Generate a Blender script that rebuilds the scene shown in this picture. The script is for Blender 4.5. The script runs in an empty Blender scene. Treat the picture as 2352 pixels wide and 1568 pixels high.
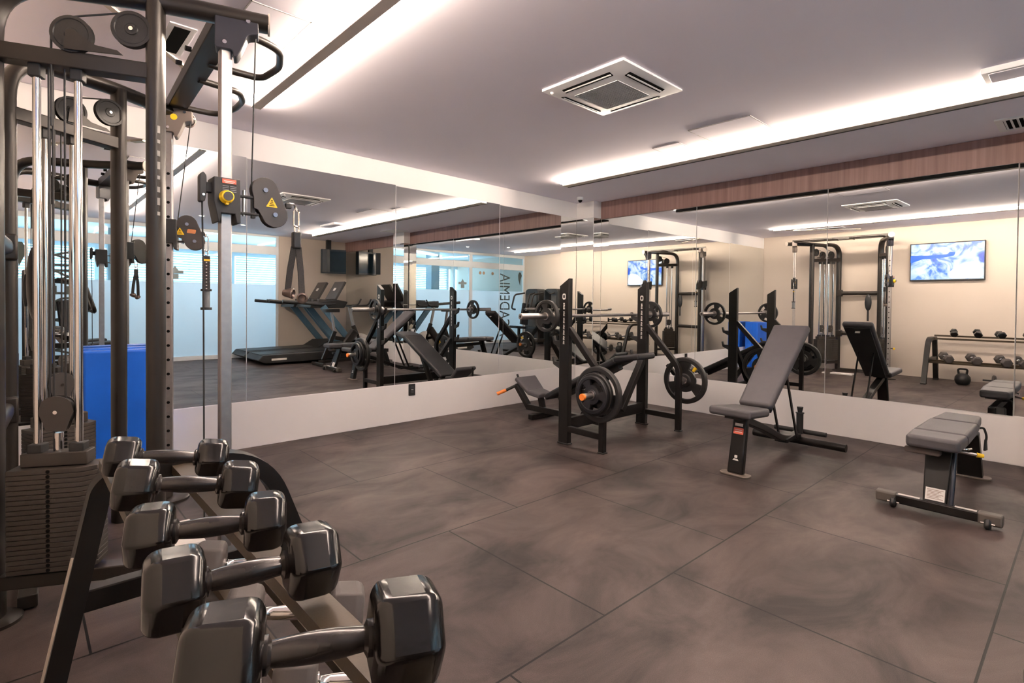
import bpy, bmesh, math, random
from mathutils import Vector as V, Matrix as M
random.seed(7)
S = bpy.context.scene
C = S.collection
PI = math.pi
XB, YA, XW, YF = 5.5704, 4.65, -0.16, -2.45      # right wall, left wall, wall behind the camera, glass front wall
YAW3 = .7
def zc(x, y=0): return 2.573 - 0.0112 * x        # ceiling height (falls slightly to the right wall)

# ------------------------------------------------------------------ materials
MATS = {}
def mat(name, col, rough=.5, metal=0, var=0, scale=6, bump=0, bscale=200, spec=.5, coat=0, emit=None, es=0):
    if name in MATS: return MATS[name]
    m = bpy.data.materials.new(name); m.use_nodes = True
    n = m.node_tree.nodes; l = m.node_tree.links; b = n['Principled BSDF']
    b.inputs['Base Color'].default_value = (*col, 1); b.inputs['Roughness'].default_value = rough
    b.inputs['Metallic'].default_value = metal; b.inputs['Specular IOR Level'].default_value = spec
    b.inputs['Coat Weight'].default_value = coat
    if emit: b.inputs['Emission Color'].default_value = (*emit, 1); b.inputs['Emission Strength'].default_value = es
    tc = n.new('ShaderNodeTexCoord')
    if var:
        t = n.new('ShaderNodeTexNoise'); t.inputs['Scale'].default_value = scale; t.inputs['Detail'].default_value = 5
        l.new(tc.outputs['Object'], t.inputs['Vector'])
        r = n.new('ShaderNodeValToRGB'); r.color_ramp.elements[0].position = .3; r.color_ramp.elements[1].position = .7
        r.color_ramp.elements[0].color = (*[c * (1 - var) for c in col], 1); r.color_ramp.elements[1].color = (*[min(1, c * (1 + var)) for c in col], 1)
        l.new(t.outputs['Fac'], r.inputs['Fac']); l.new(r.outputs['Color'], b.inputs['Base Color'])
    if bump:
        t2 = n.new('ShaderNodeTexNoise'); t2.inputs['Scale'].default_value = bscale; t2.inputs['Detail'].default_value = 3
        l.new(tc.outputs['Object'], t2.inputs['Vector'])
        bp = n.new('ShaderNodeBump'); bp.inputs['Strength'].default_value = bump; bp.inputs['Distance'].default_value = .002
        l.new(t2.outputs['Fac'], bp.inputs['Height']); l.new(bp.outputs['Normal'], b.inputs['Normal'])
    MATS[name] = m
    return m
blk = mat('black_powder_coat', (.010, .0085, .008), .38, var=.15, bump=.12, bscale=600, spec=.3)
blkm = mat('machine_frame_coat', (.024, .019, .016), .36, .25, var=.12, bump=.1, bscale=500)
dark = mat('matte_black_plastic', (.018, .018, .019), .55, var=.2)
rub = mat('black_rubber', (.014, .013, .013), .45, var=.25, scale=12, bump=.15, bscale=300)
stl = mat('brushed_steel', (.42, .39, .38), .42, 1, var=.06, scale=40)
chrome = mat('chrome', (.8, .78, .76), .12, 1, var=.03)
stack = mat('weight_stack_coat', (.05, .04, .033), .5, .2, var=.15, bump=.2, bscale=400)
hexm = mat('glossy_hex_coating', (.006, .005, .005), .17, .1, var=.3, scale=18, bump=.22, bscale=26, spec=.55, coat=0)
hexg = mat('grey_urethane_hex', (.07, .06, .057), .5, 0, var=.12, bump=.1)
railm = mat('rack_rail_brown_coat', (.045, .03, .015), .42, .2, var=.12, bump=.1)
pad = mat('grey_vinyl', (.072, .067, .074), .5, var=.08, scale=9, bump=.25, bscale=260)
padb = mat('black_vinyl', (.014, .014, .017), .42, var=.15, bump=.2, bscale=260)
white = mat('white_wall_paint', (.86, .83, .83), .75, var=.02, scale=2)
cream = mat('warm_lit_wall_paint', (.60, .52, .455), .75, var=.02, scale=1.5)  # white paint, with the warm lamp light put into its colour
ceilm = mat('ceiling_paint', (.90, .86, .96), .85, var=.02, scale=1)
whp = mat('white_plastic', (.88, .88, .9), .4, var=.02)
yel = mat('yellow_plastic', (.95, .6, .02), .4, var=.05)
org = mat('orange_plastic', (.9, .25, .04), .45, var=.05)
redl = mat('red_label', (.8, .16, .1), .5, var=.1)
lab = mat('white_label', (.8, .76, .72), .6, var=.05)
blue = mat('blue_mat_vinyl', (.0, .13, .72), .5, var=.1, scale=3, bump=.2, bscale=60)
bluem = mat('blue_grey_frame_coat', (.09, .17, .24), .35, .3, var=.1)
discm = mat('pulley_cover_grey', (.05, .042, .038), .42, .1, var=.08, bump=.1)
gapm = mat('black_gap', (.006, .006, .006), .8, var=.1, spec=.05)
led = mat('led_strip', (1, .95, .85), .5, emit=(1, .815, .65), es=22)
ledd = mat('downlight_lens', (1, .95, .85), .5, emit=(1, .9, .78), es=14)
alu = mat('bronze_aluminium', (.62, .55, .49), .55, 0, var=.05)

def mirror_mat():
    m = bpy.data.materials.new('silvered_mirror'); m.use_nodes = True
    n = m.node_tree.nodes; l = m.node_tree.links; b = n['Principled BSDF']
    b.inputs['Metallic'].default_value = 1; b.inputs['Roughness'].default_value = 0.0
    t = n.new('ShaderNodeTexNoise'); t.inputs['Scale'].default_value = .7
    tc = n.new('ShaderNodeTexCoord'); l.new(tc.outputs['Object'], t.inputs['Vector'])
    r = n.new('ShaderNodeValToRGB'); r.color_ramp.elements[0].color = (.84, .87, .86, 1); r.color_ramp.elements[1].color = (.87, .885, .875, 1)
    l.new(t.outputs['Fac'], r.inputs['Fac']); l.new(r.outputs['Color'], b.inputs['Base Color'])
    return m
mir = mirror_mat()

def floor_mat():
    m = bpy.data.materials.new('rubber_floor_tiles'); m.use_nodes = True
    n = m.node_tree.nodes; l = m.node_tree.links; b = n['Principled BSDF']
    b.inputs['Specular IOR Level'].default_value = .3
    tc = n.new('ShaderNodeTexCoord')
    mp = n.new('ShaderNodeMapping'); mp.inputs['Location'].default_value = (-1.655 + .987 * 20, -.24 + 1.018 * 20, 0)
    l.new(tc.outputs['Object'], mp.inputs['Vector'])
    br = n.new('ShaderNodeTexBrick'); br.offset = .5; br.offset_frequency = 2; br.squash = 1
    br.inputs['Scale'].default_value = 1; br.inputs['Brick Width'].default_value = .987; br.inputs['Row Height'].default_value = 1.018
    br.inputs['Mortar Size'].default_value = .0044; br.inputs['Mortar Smooth'].default_value = .1; br.inputs['Bias'].default_value = 0
    br.inputs['Color1'].default_value = (.044, .0315, .0285, 1); br.inputs['Color2'].default_value = (.035, .0255, .0235, 1)
    br.inputs['Mortar'].default_value = (.0012, .0008, .0006, 1)
    l.new(mp.outputs['Vector'], br.inputs['Vector'])
    def noise(sc, det, rough, stretch=None, dist=0):
        t = n.new('ShaderNodeTexNoise'); t.inputs['Scale'].default_value = sc; t.inputs['Detail'].default_value = det
        t.inputs['Roughness'].default_value = rough; t.inputs['Distortion'].default_value = dist
        if stretch:
            q = n.new('ShaderNodeMapping'); q.inputs['Scale'].default_value = stretch; q.inputs['Rotation'].default_value = (0, 0, .5)
            l.new(tc.outputs['Object'], q.inputs['Vector']); l.new(q.outputs['Vector'], t.inputs['Vector'])
        else: l.new(tc.outputs['Object'], t.inputs['Vector'])
        return t
    a = noise(1.6, 9, .62, (1, 1.7, 1), .7); c = noise(320, 2, .6)
    mr = n.new('ShaderNodeMapRange'); mr.inputs['From Min'].default_value = .33; mr.inputs['From Max'].default_value = .68
    mr.inputs['To Min'].default_value = .55; mr.inputs['To Max'].default_value = 2.5; l.new(a.outputs['Fac'], mr.inputs['Value'])
    m1 = n.new('ShaderNodeMix'); m1.data_type = 'RGBA'; m1.blend_type = 'MULTIPLY'; m1.inputs['Factor'].default_value = 1
    cb = n.new('ShaderNodeCombineColor')
    for k in ('Red', 'Green', 'Blue'): l.new(mr.outputs['Result'], cb.inputs[k])
    l.new(br.outputs['Color'], m1.inputs['A']); l.new(cb.outputs['Color'], m1.inputs['B'])
    mr2 = n.new('ShaderNodeMapRange'); mr2.inputs['From Min'].default_value = .3; mr2.inputs['From Max'].default_value = .7
    mr2.inputs['To Min'].default_value = .75; mr2.inputs['To Max'].default_value = 1.25; l.new(c.outputs['Fac'], mr2.inputs['Value'])
    cb2 = n.new('ShaderNodeCombineColor')
    for k in ('Red', 'Green', 'Blue'): l.new(mr2.outputs['Result'], cb2.inputs[k])
    m2 = n.new('ShaderNodeMix'); m2.data_type = 'RGBA'; m2.blend_type = 'MULTIPLY'; m2.inputs['Factor'].default_value = 1
    l.new(m1.outputs['Result'], m2.inputs['A']); l.new(cb2.outputs['Color'], m2.inputs['B'])
    l.new(m2.outputs['Result'], b.inputs['Base Color'])
    mr3 = n.new('ShaderNodeMapRange'); mr3.inputs['To Min'].default_value = .62; mr3.inputs['To Max'].default_value = .4
    l.new(a.outputs['Fac'], mr3.inputs['Value']); l.new(mr3.outputs['Result'], b.inputs['Roughness'])
    ad = n.new('ShaderNodeMath'); ad.operation = 'MULTIPLY_ADD'; ad.inputs[1].default_value = -3; l.new(br.outputs['Fac'], ad.inputs[0]); l.new(c.outputs['Fac'], ad.inputs[2])
    bp = n.new('ShaderNodeBump'); bp.inputs['Strength'].default_value = .35; bp.inputs['Distance'].default_value = .0015
    l.new(ad.outputs['Value'], bp.inputs['Height']); l.new(bp.outputs['Normal'], b.inputs['Normal'])
    return m
floorm = floor_mat()

def wood_mat():
    m = bpy.data.materials.new('reddish_wood_veneer'); m.use_nodes = True
    n = m.node_tree.nodes; l = m.node_tree.links; b = n['Principled BSDF']; b.inputs['Roughness'].default_value = .45
    tc = n.new('ShaderNodeTexCoord'); q = n.new('ShaderNodeMapping'); q.inputs['Scale'].default_value = (1, 14, .35)
    l.new(tc.outputs['Object'], q.inputs['Vector'])
    t = n.new('ShaderNodeTexNoise'); t.inputs['Scale'].default_value = 2; t.inputs['Detail'].default_value = 7; t.inputs['Roughness'].default_value = .6
    l.new(q.outputs['Vector'], t.inputs['Vector'])
    r = n.new('ShaderNodeValToRGB'); r.color_ramp.elements[0].position = .3; r.color_ramp.elements[1].position = .72
    r.color_ramp.elements[0].color = (.20, .11, .10, 1); r.color_ramp.elements[1].color = (.34, .205, .185, 1)
    l.new(t.outputs['Fac'], r.inputs['Fac']); l.new(r.outputs['Color'], b.inputs['Base Color'])
    return m
wood = wood_mat()

def glass_mats():
    m = bpy.data.materials.new('clear_glass'); m.use_nodes = True
    n = m.node_tree.nodes; l = m.node_tree.links; n.remove(n['Principled BSDF']); o = n['Material Output']
    t = n.new('ShaderNodeBsdfTransparent'); t.inputs['Color'].default_value = (.82, .95, 1, 1)
    g = n.new('ShaderNodeBsdfGlossy'); g.inputs['Roughness'].default_value = .0
    f = n.new('ShaderNodeFresnel'); f.inputs['IOR'].default_value = 1.35
    x = n.new('ShaderNodeMixShader'); l.new(f.outputs[0], x.inputs[0]); l.new(t.outputs[0], x.inputs[1]); l.new(g.outputs[0], x.inputs[2]); l.new(x.outputs[0], o.inputs[0])
    w = bpy.data.materials.new('frosted_glass_film'); w.use_nodes = True
    n = w.node_tree.nodes; l = w.node_tree.links; n.remove(n['Principled BSDF']); o = n['Material Output']
    t = n.new('ShaderNodeBsdfTranslucent'); t.inputs['Color'].default_value = (.86, .95, 1, 1)
    d = n.new('ShaderNodeBsdfDiffuse'); d.inputs['Color'].default_value = (.75, .82, .88, 1)
    ns = n.new('ShaderNodeTexNoise'); ns.inputs['Scale'].default_value = .8
    tc = n.new('ShaderNodeTexCoord'); l.new(tc.outputs['Object'], ns.inputs['Vector'])
    r = n.new('ShaderNodeMapRange'); r.inputs['To Min'].default_value = .1; r.inputs['To Max'].default_value = .4; l.new(ns.outputs['Fac'], r.inputs['Value'])
    x = n.new('ShaderNodeMixShader'); l.new(r.outputs[0], x.inputs[0]); l.new(t.outputs[0], x.inputs[1]); l.new(d.outputs[0], x.inputs[2]); l.new(x.outputs[0], o.inputs[0])
    return m, w
glass, frost = glass_mats()

def screen_mat():
    m = bpy.data.materials.new('television_picture'); m.use_nodes = True
    n = m.node_tree.nodes; l = m.node_tree.links; b = n['Principled BSDF']; b.inputs['Roughness'].default_value = .2
    tc = n.new('ShaderNodeTexCoord')
    t = n.new('ShaderNodeTexNoise'); t.inputs['Scale'].default_value = 4.2; t.inputs['Detail'].default_value = 4; t.inputs['Distortion'].default_value = 1.6
    l.new(tc.outputs['Object'], t.inputs['Vector'])
    r = n.new('ShaderNodeValToRGB'); e = r.color_ramp.elements
    e[0].position = .33; e[0].color = (.0, .09, .75, 1); e[1].position = .62; e[1].color = (.85, .93, 1, 1)
    k = e.new(.42); k.color = (.08, .3, .9, 1); k = e.new(.5); k.color = (.5, .72, 1, 1)
    l.new(t.outputs['Fac'], r.inputs['Fac']); l.new(r.outputs['Color'], b.inputs['Emission Color']); b.inputs['Emission Strength'].default_value = .17
    b.inputs['Base Color'].default_value = (.01, .01, .01, 1)
    return m
scr = screen_mat()

# ------------------------------------------------------------------ mesh helpers
def bx(b, c, s, R=None):
    mt = M.Translation(V(c)) @ (R.to_4x4() if R is not None else M.Identity(4)) @ M.Diagonal((s[0], s[1], s[2], 1))
    bmesh.ops.create_cube(b, size=1, matrix=mt)
def bb(b, lo, hi): bx(b, [(lo[i] + hi[i]) / 2 for i in range(3)], [hi[i] - lo[i] for i in range(3)])
def frame(d, up=V((0, 0, 1))):
    d = d.normalized(); up = V(up)
    if abs(d.dot(up)) > .98: up = V((0, 1, 0)) if abs(d.y) < .9 else V((1, 0, 0))
    s = d.cross(up).normalized(); u = s.cross(d).normalized()
    return s, u
def beam(b, p, q, w, h, up=(0, 0, 1)):
    p, q = V(p), V(q); s, u = frame(q - p, up); R = M((s, (q - p).normalized(), u)).transposed()
    bx(b, (p + q) / 2, (w, (q - p).length, h), R)
def cyl(b, p, q, r, n=20, r2=None):
    p, q = V(p), V(q); s, u = frame(q - p); d = (q - p).normalized()
    R = M((s, u, d)).transposed()
    if R.determinant() < 0: R = M((u, s, d)).transposed()
    bmesh.ops.create_cone(b, cap_ends=True, segments=n, radius1=r, radius2=r if r2 is None else r2, depth=(q - p).length,
                          matrix=M.Translation((p + q) / 2) @ R.to_4x4())
def sph(b, c, r, sc=(1, 1, 1), n=16):
    bmesh.ops.create_uvsphere(b, u_segments=n, v_segments=n // 2, radius=r, matrix=M.Translation(V(c)) @ M.Diagonal((*sc, 1)))
def rnd(pts, r, k=6, closed=False):
    pts = [V(p) for p in pts]; out = []; N = len(pts)
    for i, p in enumerate(pts):
        if not closed and i in (0, N - 1): out.append(p); continue
        a, c = pts[i - 1], pts[(i + 1) % N]
        rr = min(r, (a - p).length * .49, (c - p).length * .49)
        s = p + (a - p).normalized() * rr; e = p + (c - p).normalized() * rr
        for j in range(k + 1):
            t = j / k; out.append(s * (1 - t) ** 2 + p * 2 * t * (1 - t) + e * t * t)
    return out
def sweep(b, pts, prof, up=(0, 0, 1), closed=False, cap=True):
    """sweep 2-D profile (side, up) along pts; the frame is carried along the path"""
    pts = [V(p) for p in pts]; N = len(pts); rings = []
    u = None
    for i in range(N):
        if closed: t = (pts[(i + 1) % N] - pts[i - 1]).normalized()
        else: t = (pts[min(i + 1, N - 1)] - pts[max(i - 1, 0)]).normalized()
        if u is None: s, u = frame(t, up)
        else:
            s = t.cross(u)
            if s.length < 1e-6: s, u = frame(t, up)
            s.normalize(); u = s.cross(t).normalized()
        rings.append([b.verts.new(pts[i] + s * a + u * c) for a, c in prof])
    n = len(prof)
    for i in range(N if closed else N - 1):
        A, B = rings[i], rings[(i + 1) % N]
        for j in range(n): b.faces.new((A[j], A[(j + 1) % n], B[(j + 1) % n], B[j]))
    if cap and not closed:
        b.faces.new(rings[0][::-1]); b.faces.new(rings[-1])
def tube(b, pts, r, n=12, closed=False, up=(0, 0, 1)):
    sweep(b, pts, [(r * math.cos(2 * PI * k / n), r * math.sin(2 * PI * k / n)) for k in range(n)], up, closed)
def stad(w, h, n=6):
    """stadium profile, w across, h tall"""
    r = w / 2; o = []
    for k in range(n + 1): a = PI * k / n; o.append((r * math.cos(a), h / 2 - r + r * math.sin(a)))
    for k in range(n + 1): a = PI + PI * k / n; o.append((r * math.cos(a), -(h / 2 - r) + r * math.sin(a)))
    return o
def rect(w, h): return [(w / 2, h / 2), (-w / 2, h / 2), (-w / 2, -h / 2), (w / 2, -h / 2)]
def lathe(b, prof, o, ax, n=32, up=(0, 0, 1)):
    o, ax = V(o), V(ax).normalized(); s, u = frame(ax, up); rings = []
    for r, h in prof:
        rings.append([b.verts.new(o + ax * h + (s * math.cos(2 * PI * k / n) + u * math.sin(2 * PI * k / n)) * max(r, 1e-5)) for k in range(n)])
    for A, B in zip(rings, rings[1:]):
        for k in range(n): b.faces.new((A[k], A[(k + 1) % n], B[(k + 1) % n], B[k]))
def prism(b, poly, t, o, ax, ay):
    """extrude a 2-D polygon by t (centred) in the plane spanned by ax, ay"""
    o, ax, ay = V(o), V(ax).normalized(), V(ay).normalized(); nz = ax.cross(ay)
    A = [b.verts.new(o + ax * x + ay * y - nz * t / 2) for x, y in poly]; B = [b.verts.new(o + ax * x + ay * y + nz * t / 2) for x, y in poly]
    n = len(poly); b.faces.new(A[::-1]); b.faces.new(B)
    for i in range(n): b.faces.new((A[i], A[(i + 1) % n], B[(i + 1) % n], B[i]))
def rpoly(pts, r, k=5): return [(p.x, p.y) for p in rnd([(x, y, 0) for x, y in pts], r, k, True)]
def arc(cx, cy, r, a0, a1, k=12): return [(cx + r * math.cos(math.radians(a0 + (a1 - a0) * i / k)), cy + r * math.sin(math.radians(a0 + (a1 - a0) * i / k))) for i in range(k + 1)]

ROOT = {}
def thing(name, label, cat, loc=(0, 0, 0), rz=0, group=None):
    o = bpy.data.objects.new(name, None); C.objects.link(o); o.empty_display_size = .1
    o.location = loc; o.rotation_euler = (0, 0, rz); o['label'] = label; o['category'] = cat
    if group: o['group'] = group
    ROOT[o.name] = M.Translation(V(loc)) @ M.Rotation(rz, 4, 'Z')
    return o
def obj(name, b, m, parent=None, bev=0, seg=2, ang=35, local=False, label=None, sub=0):
    """one mesh object; shapes for a child are drawn in world space unless local"""
    bmesh.ops.recalc_face_normals(b, faces=b.faces)
    if parent is not None and not local:
        b.transform(ROOT[parent.name].inverted())
    me = bpy.data.meshes.new(name); b.to_mesh(me); b.free()
    for p in me.polygons: p.use_smooth = True
    me.set_sharp_from_angle(angle=math.radians(ang))
    me.materials.append(m)
    o = bpy.data.objects.new(name, me); C.objects.link(o)
    if parent is not None: o.parent = parent; ROOT[o.name] = ROOT[parent.name]
    if bev:
        md = o.modifiers.new('bevel', 'BEVEL'); md.width = bev; md.segments = seg; md.limit_method = 'ANGLE'; md.angle_limit = math.radians(ang)
    if sub:
        md = o.modifiers.new('sub', 'SUBSURF'); md.levels = sub; md.render_levels = sub
    if label: o['label'] = label
    return o
def solo(name, b, m, label, cat, origin, group=None, **k):
    """a thing that is one mesh, origin at its base"""
    b.transform(M.Translation(-V(origin)))
    o = obj(name, b, m, None, **k); o.location = origin; o['label'] = label; o['category'] = cat
    if group: o['group'] = group
    ROOT[o.name] = M.Translation(V(origin))
    return o
def struct(name, b, m, parent=None, **k):
    o = obj(name, b, m, parent, **k)
    if parent is None: o['kind'] = 'structure'; ROOT[o.name] = M.Identity(4)
    return o
def nb(): return bmesh.new()
def text(name, s, size, m, parent, mw, ext=.0008, align='CENTER', fit=None):
    cu = bpy.data.curves.new(name, 'FONT'); cu.body = s; cu.size = size; cu.extrude = ext; cu.align_x = align; cu.align_y = 'CENTER'
    t = bpy.data.objects.new('tmp', cu); C.objects.link(t)
    bpy.context.view_layer.update()
    me = bpy.data.meshes.new_from_object(t.evaluated_get(bpy.context.evaluated_depsgraph_get()))
    bpy.data.objects.remove(t)
    if fit:
        w0 = max(v.co.x for v in me.vertices) - min(v.co.x for v in me.vertices); me.transform(M.Diagonal((fit / w0, 1, 1, 1)))
    me.transform(mw); b = nb(); b.from_mesh(me); bpy.data.meshes.remove(me)
    return obj(name, b, m, parent)
def clone(root, loc=None, rz=None, label=None, group=None):
    r = root.copy(); C.objects.link(r)
    if loc is not None: r.location = loc
    if rz is not None: r.rotation_euler = (0, 0, rz)
    if label: r['label'] = label
    if group: r['group'] = group
    for ch in list(root.children):
        c = ch.copy(); C.objects.link(c); c.parent = r
        for g in list(ch.children):
            d = g.copy(); C.objects.link(d); d.parent = c
    return r
def mwx(o, ax, ay):
    ax, ay = V(ax).normalized(), V(ay).normalized(); az = ax.cross(ay); R = M((ax, ay, az)).transposed()
    return M.Translation(V(o)) @ R.to_4x4()
# ================================================================== THE ROOM
b = nb(); bb(b, (XW, YF - 3.6, -.1), (XB + .15, YA + .15, 0)); struct('floor', b, floorm)
b = nb()      # ceiling slab, falling slightly towards the right wall
for x in (XW - .1, XB + .15):
    for y in (YF, YA + .15):
        for z in (zc(x), 2.75): b.verts.new((x, y, z))
vs = list(b.verts)
for f in ((0, 1, 3, 2), (4, 6, 7, 5), (0, 4, 5, 1), (2, 3, 7, 6), (0, 2, 6, 4), (1, 5, 7, 3)): b.faces.new([vs[i] for i in f])
struct('ceiling', b, ceilm)
b = nb(); bb(b, (XW - .12, YA + .01, 0), (XB + .15, YA + .15, 2.75)); struct('wall_left', b, white)
b = nb(); bb(b, (XB + .01, YF, 0), (XB + .15, YA + .01, 2.75)); struct('wall_right', b, white)
b = nb(); bb(b, (XW - .12, YF - .12, 0), (XW, YA + .01, 2.75)); struct('wall_back', b, cream)
b = nb(); bb(b, (4.06, YF - .12, 0), (XB + .01, YF, 2.75)); struct('wall_front', b, cream)
b = nb(); bb(b, (4.06, YF, 0), (XB, YF + .012, .08)); struct('baseboard_front', b, gapm, bev=.002)
# panels below the mirrors, bulkhead and wooden valance above them
b = nb(); bb(b, (XW, YA - .008, 0), (5.41, YA + .01, .378)); struct('trim_1', b, white, bev=.002)
b = nb(); bb(b, (XB - .006, YF, 0), (XB + .01, 4.36, .373)); struct('trim_2', b, white, bev=.002)
b = nb()
for x in (XW, XB):
    for y in (YA - .004, YA + .01):
        for z in (2.352 - .0085 * x, zc(x) - .002): b.verts.new((x, y, z))
vs = list(b.verts)
for f in ((0, 1, 3, 2), (4, 6, 7, 5), (0, 4, 5, 1), (2, 3, 7, 6), (0, 2, 6, 4), (1, 5, 7, 3)): b.faces.new([vs[i] for i in f])
struct('trim_3', b, white)
b = nb(); bb(b, (XB - .022, YF, 2.288), (XB + .01, 4.352, zc(XB) - .002)); struct('trim_4', b, wood)
# corner pillar and a second pillar further along the right wall
def pillar(y0, y1, n):
    b = nb(); bb(b, (5.412, y0, 2.298), (XB + .01, y1, zc(5.5) - .001)); bb(b, (5.412, y0, 0), (XB + .01, y1, .376)); bb(b, (5.424, y0 + .008, .376), (XB + .01, y1 - .008, 2.298))
    return struct('trim_%d' % n, b, white, bev=.002)
pillar(4.362, YA + .01, 5); pillar(-.06, .335, 6)

# ------------------------------------------------------------------ mirrors
def mirror(p0, p1, z0, z1, label, nrm, tilt=0, yaw=0, group='wall mirror panels'):
    """glass panel between floor points p0 and p1, facing nrm"""
    p0, p1 = V((*p0, 0)), V((*p1, 0)); w = (p1 - p0).length
    b = nb(); bb(b, (.0015, -.004, 0), (w - .0015, 0, z1 - z0))
    o = obj('wall_mirror', b, mir, None, bev=.0022, seg=1)
    o.modifiers['bevel'].material = 1
    o.data.materials.append(whp)
    for f in o.data.polygons:
        if f.normal.y < .5: f.material_index = 1
    d = (p1 - p0).normalized(); n = V((*nrm, 0))
    R = M((d, n, V((0, 0, 1)))).transposed()
    o.matrix_world = M.Translation(V((p0.x, p0.y, z0))) @ M.Rotation(yaw, 4, 'Z') @ R.to_4x4() @ M.Rotation(tilt, 4, 'X')
    o['label'] = label; o['category'] = 'mirror'; o['group'] = group
    ROOT[o.name] = M.Identity(4)
    return o
nA = (0, -1); nB = (-1, 0)
TA = -math.radians(.12)
for (a, c, lb) in ((XW + .01, 1.355, 'tall wall mirror panel behind the cable machine, leftmost on the left wall'),
                   (1.355, 2.714, 'wall mirror panel on the left wall reflecting the treadmills'),
                   (2.714, 4.066, 'wall mirror panel on the left wall above the black socket plate'),
                   (4.066, 5.41, 'wall mirror panel on the left wall next to the corner pillar')):
    mirror((c, YA - .001), (a, YA - .001), .378, 2.352 - .0085 * (a + c) / 2 + .004, lb, nA, TA)
for (a, c, lb, yw) in ((3.03, 4.362, 'wall mirror panel on the right wall next to the corner pillar', 0),
                       (1.712, 3.03, 'wall mirror panel on the right wall behind the upright incline bench', 0),
                       (.41, 1.712, 'wall mirror panel on the right wall reflecting the blue television picture', 1),
                       (.335, .41, 'narrow sliver of wall mirror at the far right edge of the view', 0)):
    if yw:
        o = mirror((XB - .001, a), (XB - .001, c), .373, 2.2885, lb, nB)
        th = math.radians(YAW3); o.matrix_world = M.Translation((XB - .001, c, .373)) @ M.Rotation(-th, 4, 'Z') @ M.Translation((-(XB - .001), -c, -.373)) @ o.matrix_world
    else: mirror((XB - .001, a), (XB - .001, c), .373, 2.2885, lb, nB)
mirror((XB - .001, YF + .01), (XB - .001, -.06), .373, 2.2885, 'long wall mirror on the right wall beyond the second pillar', nB)
PM = 'mirror strips on the pillars'
mirror((5.411, 4.362), (5.411, YA - .004), .376, 2.296, 'narrow mirror strip on the room side of the corner pillar', nB, group=PM)
mirror((5.412, 4.361), (XB, 4.361), .376, 2.296, 'narrow mirror strip on the side face of the corner pillar', nA, group=PM)
mirror((5.411, -.06), (5.411, .335), .376, 2.296, 'mirror strip on the room side of the second pillar, seen only reflected', nB, group=PM)
b = nb(); bb(b, (5.412, .335, .376), (XB, .337, 2.296)); obj_ = solo('wall_mirror', b, mir, 'mirror strip on the side of the second pillar facing the corner', 'mirror', (5.412, .335, .376), PM)

# ------------------------------------------------------------------ ceiling fittings
def strip(name, x, y0, y1, w, z, sides, label):
    t = thing(name, label, 'ceiling light', (x, y1, zc(x)))
    b = nb(); bb(b, (x - w / 2, y0, z), (x + w / 2, y1, z + .012))
    bb(b, (x - .006, y0, z + .01), (x + .006, y1, zc(x) + .004)); bb(b, (x - w / 2, y1 - .004, z), (x + w / 2, y1, z + .03))
    obj('housing', b, alu, t, bev=.0015)
    for s in sides:
        xe = x + s * w / 2
        b = nb(); bb(b, (min(xe - s * .001, xe - s * .008), y0, z + .012), (max(xe - s * .001, xe - s * .008), y1 - .006, zc(x) + .001)); obj('diffuser', b, led, t)
    if sides == (-1,):
        b = nb(); bb(b, (x + w / 2, y0, z - .004), (x + w / 2 + .012, y1, zc(x) + .002)); obj('side_cover', b, dark, t, bev=.001)
    b = nb(); cyl(b, (x + .01, y1 + .05, zc(x) - .012), (x + .01, y1 + .05, zc(x) + .002), .022, 16); obj('end_lamp', b, ledd, t)
    return t
strip('linear_ceiling_light', 1.20, -1.42, 3.92, .062, 2.512, (-1, 1), 'long linear ceiling light bar above the cable machine, bright on both sides')
strip('linear_ceiling_light', 4.40, -1.42, 3.95, .085, 2.470, (-1,), 'long linear ceiling light nearer the wooden valance, dark on its far side')

t = thing('ceiling_air_conditioner', 'white square ceiling air conditioner cassette with a gridded centre', 'air conditioner', (2.745, 2.08, zc(2.745)))
cx, cy, zt = 2.745, 2.08, zc(2.745)
b = nb(); R_ = .31
def ring(b, s0, z0, s1, z1, o=(cx, cy)):
    A = [b.verts.new((o[0] + i * s0, o[1] + j * s0, z0)) for i, j in ((-1, -1), (1, -1), (1, 1), (-1, 1))]
    B = [b.verts.new((o[0] + i * s1, o[1] + j * s1, z1)) for i, j in ((-1, -1), (1, -1), (1, 1), (-1, 1))]
    for k in range(4): b.faces.new((A[k], A[(k + 1) % 4], B[(k + 1) % 4], B[k]))
    return A, B
ring(b, .31, zt + .004, .31, zt - .012); A, B = ring(b, .31, zt - .012, .215, zt - .034); b.faces.new(B)
obj('panel', b, whp, t, bev=.004)
b = nb()
for s in (-1, 1):
    bx(b, (cx + s * .245, cy, zt - .0285), (.036, .36, .006), M.Rotation(-s * .23, 3, 'Y')); bx(b, (cx, cy + s * .245, zt - .0285), (.36, .036, .006), M.Rotation(s * .23, 3, 'X'))
obj('air_slot', b, gapm, t)
b = nb()
for s in (-1, 1):
    bx(b, (cx + s * .243, cy, zt - .0325), (.010, .35, .003), M.Rotation(-s * .23, 3, 'Y')); bx(b, (cx, cy + s * .243, zt - .0325), (.35, .010, .003), M.Rotation(s * .23, 3, 'X'))
obj('louver', b, whp, t)
b = nb(); bb(b, (cx - .16, cy - .16, zt - .037), (cx + .16, cy + .16, zt - .033)); obj('intake', b, mat('intake_grey', (.12, .12, .14), .7), t)
b = nb()
for k in range(17):
    u = -.16 + k * .02; bb(b, (cx + u - .006, cy - .163, zt - .040), (cx + u + .006, cy + .163, zt - .037)); bb(b, (cx - .163, cy + u - .006, zt - .040), (cx + .163, cy + u + .006, zt - .037))
obj('intake_grid', b, whp, t)
b = nb(); sph(b, (cx - .27, cy + .26, zt - .02), .012); obj('sensor', b, whp, t)

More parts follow.
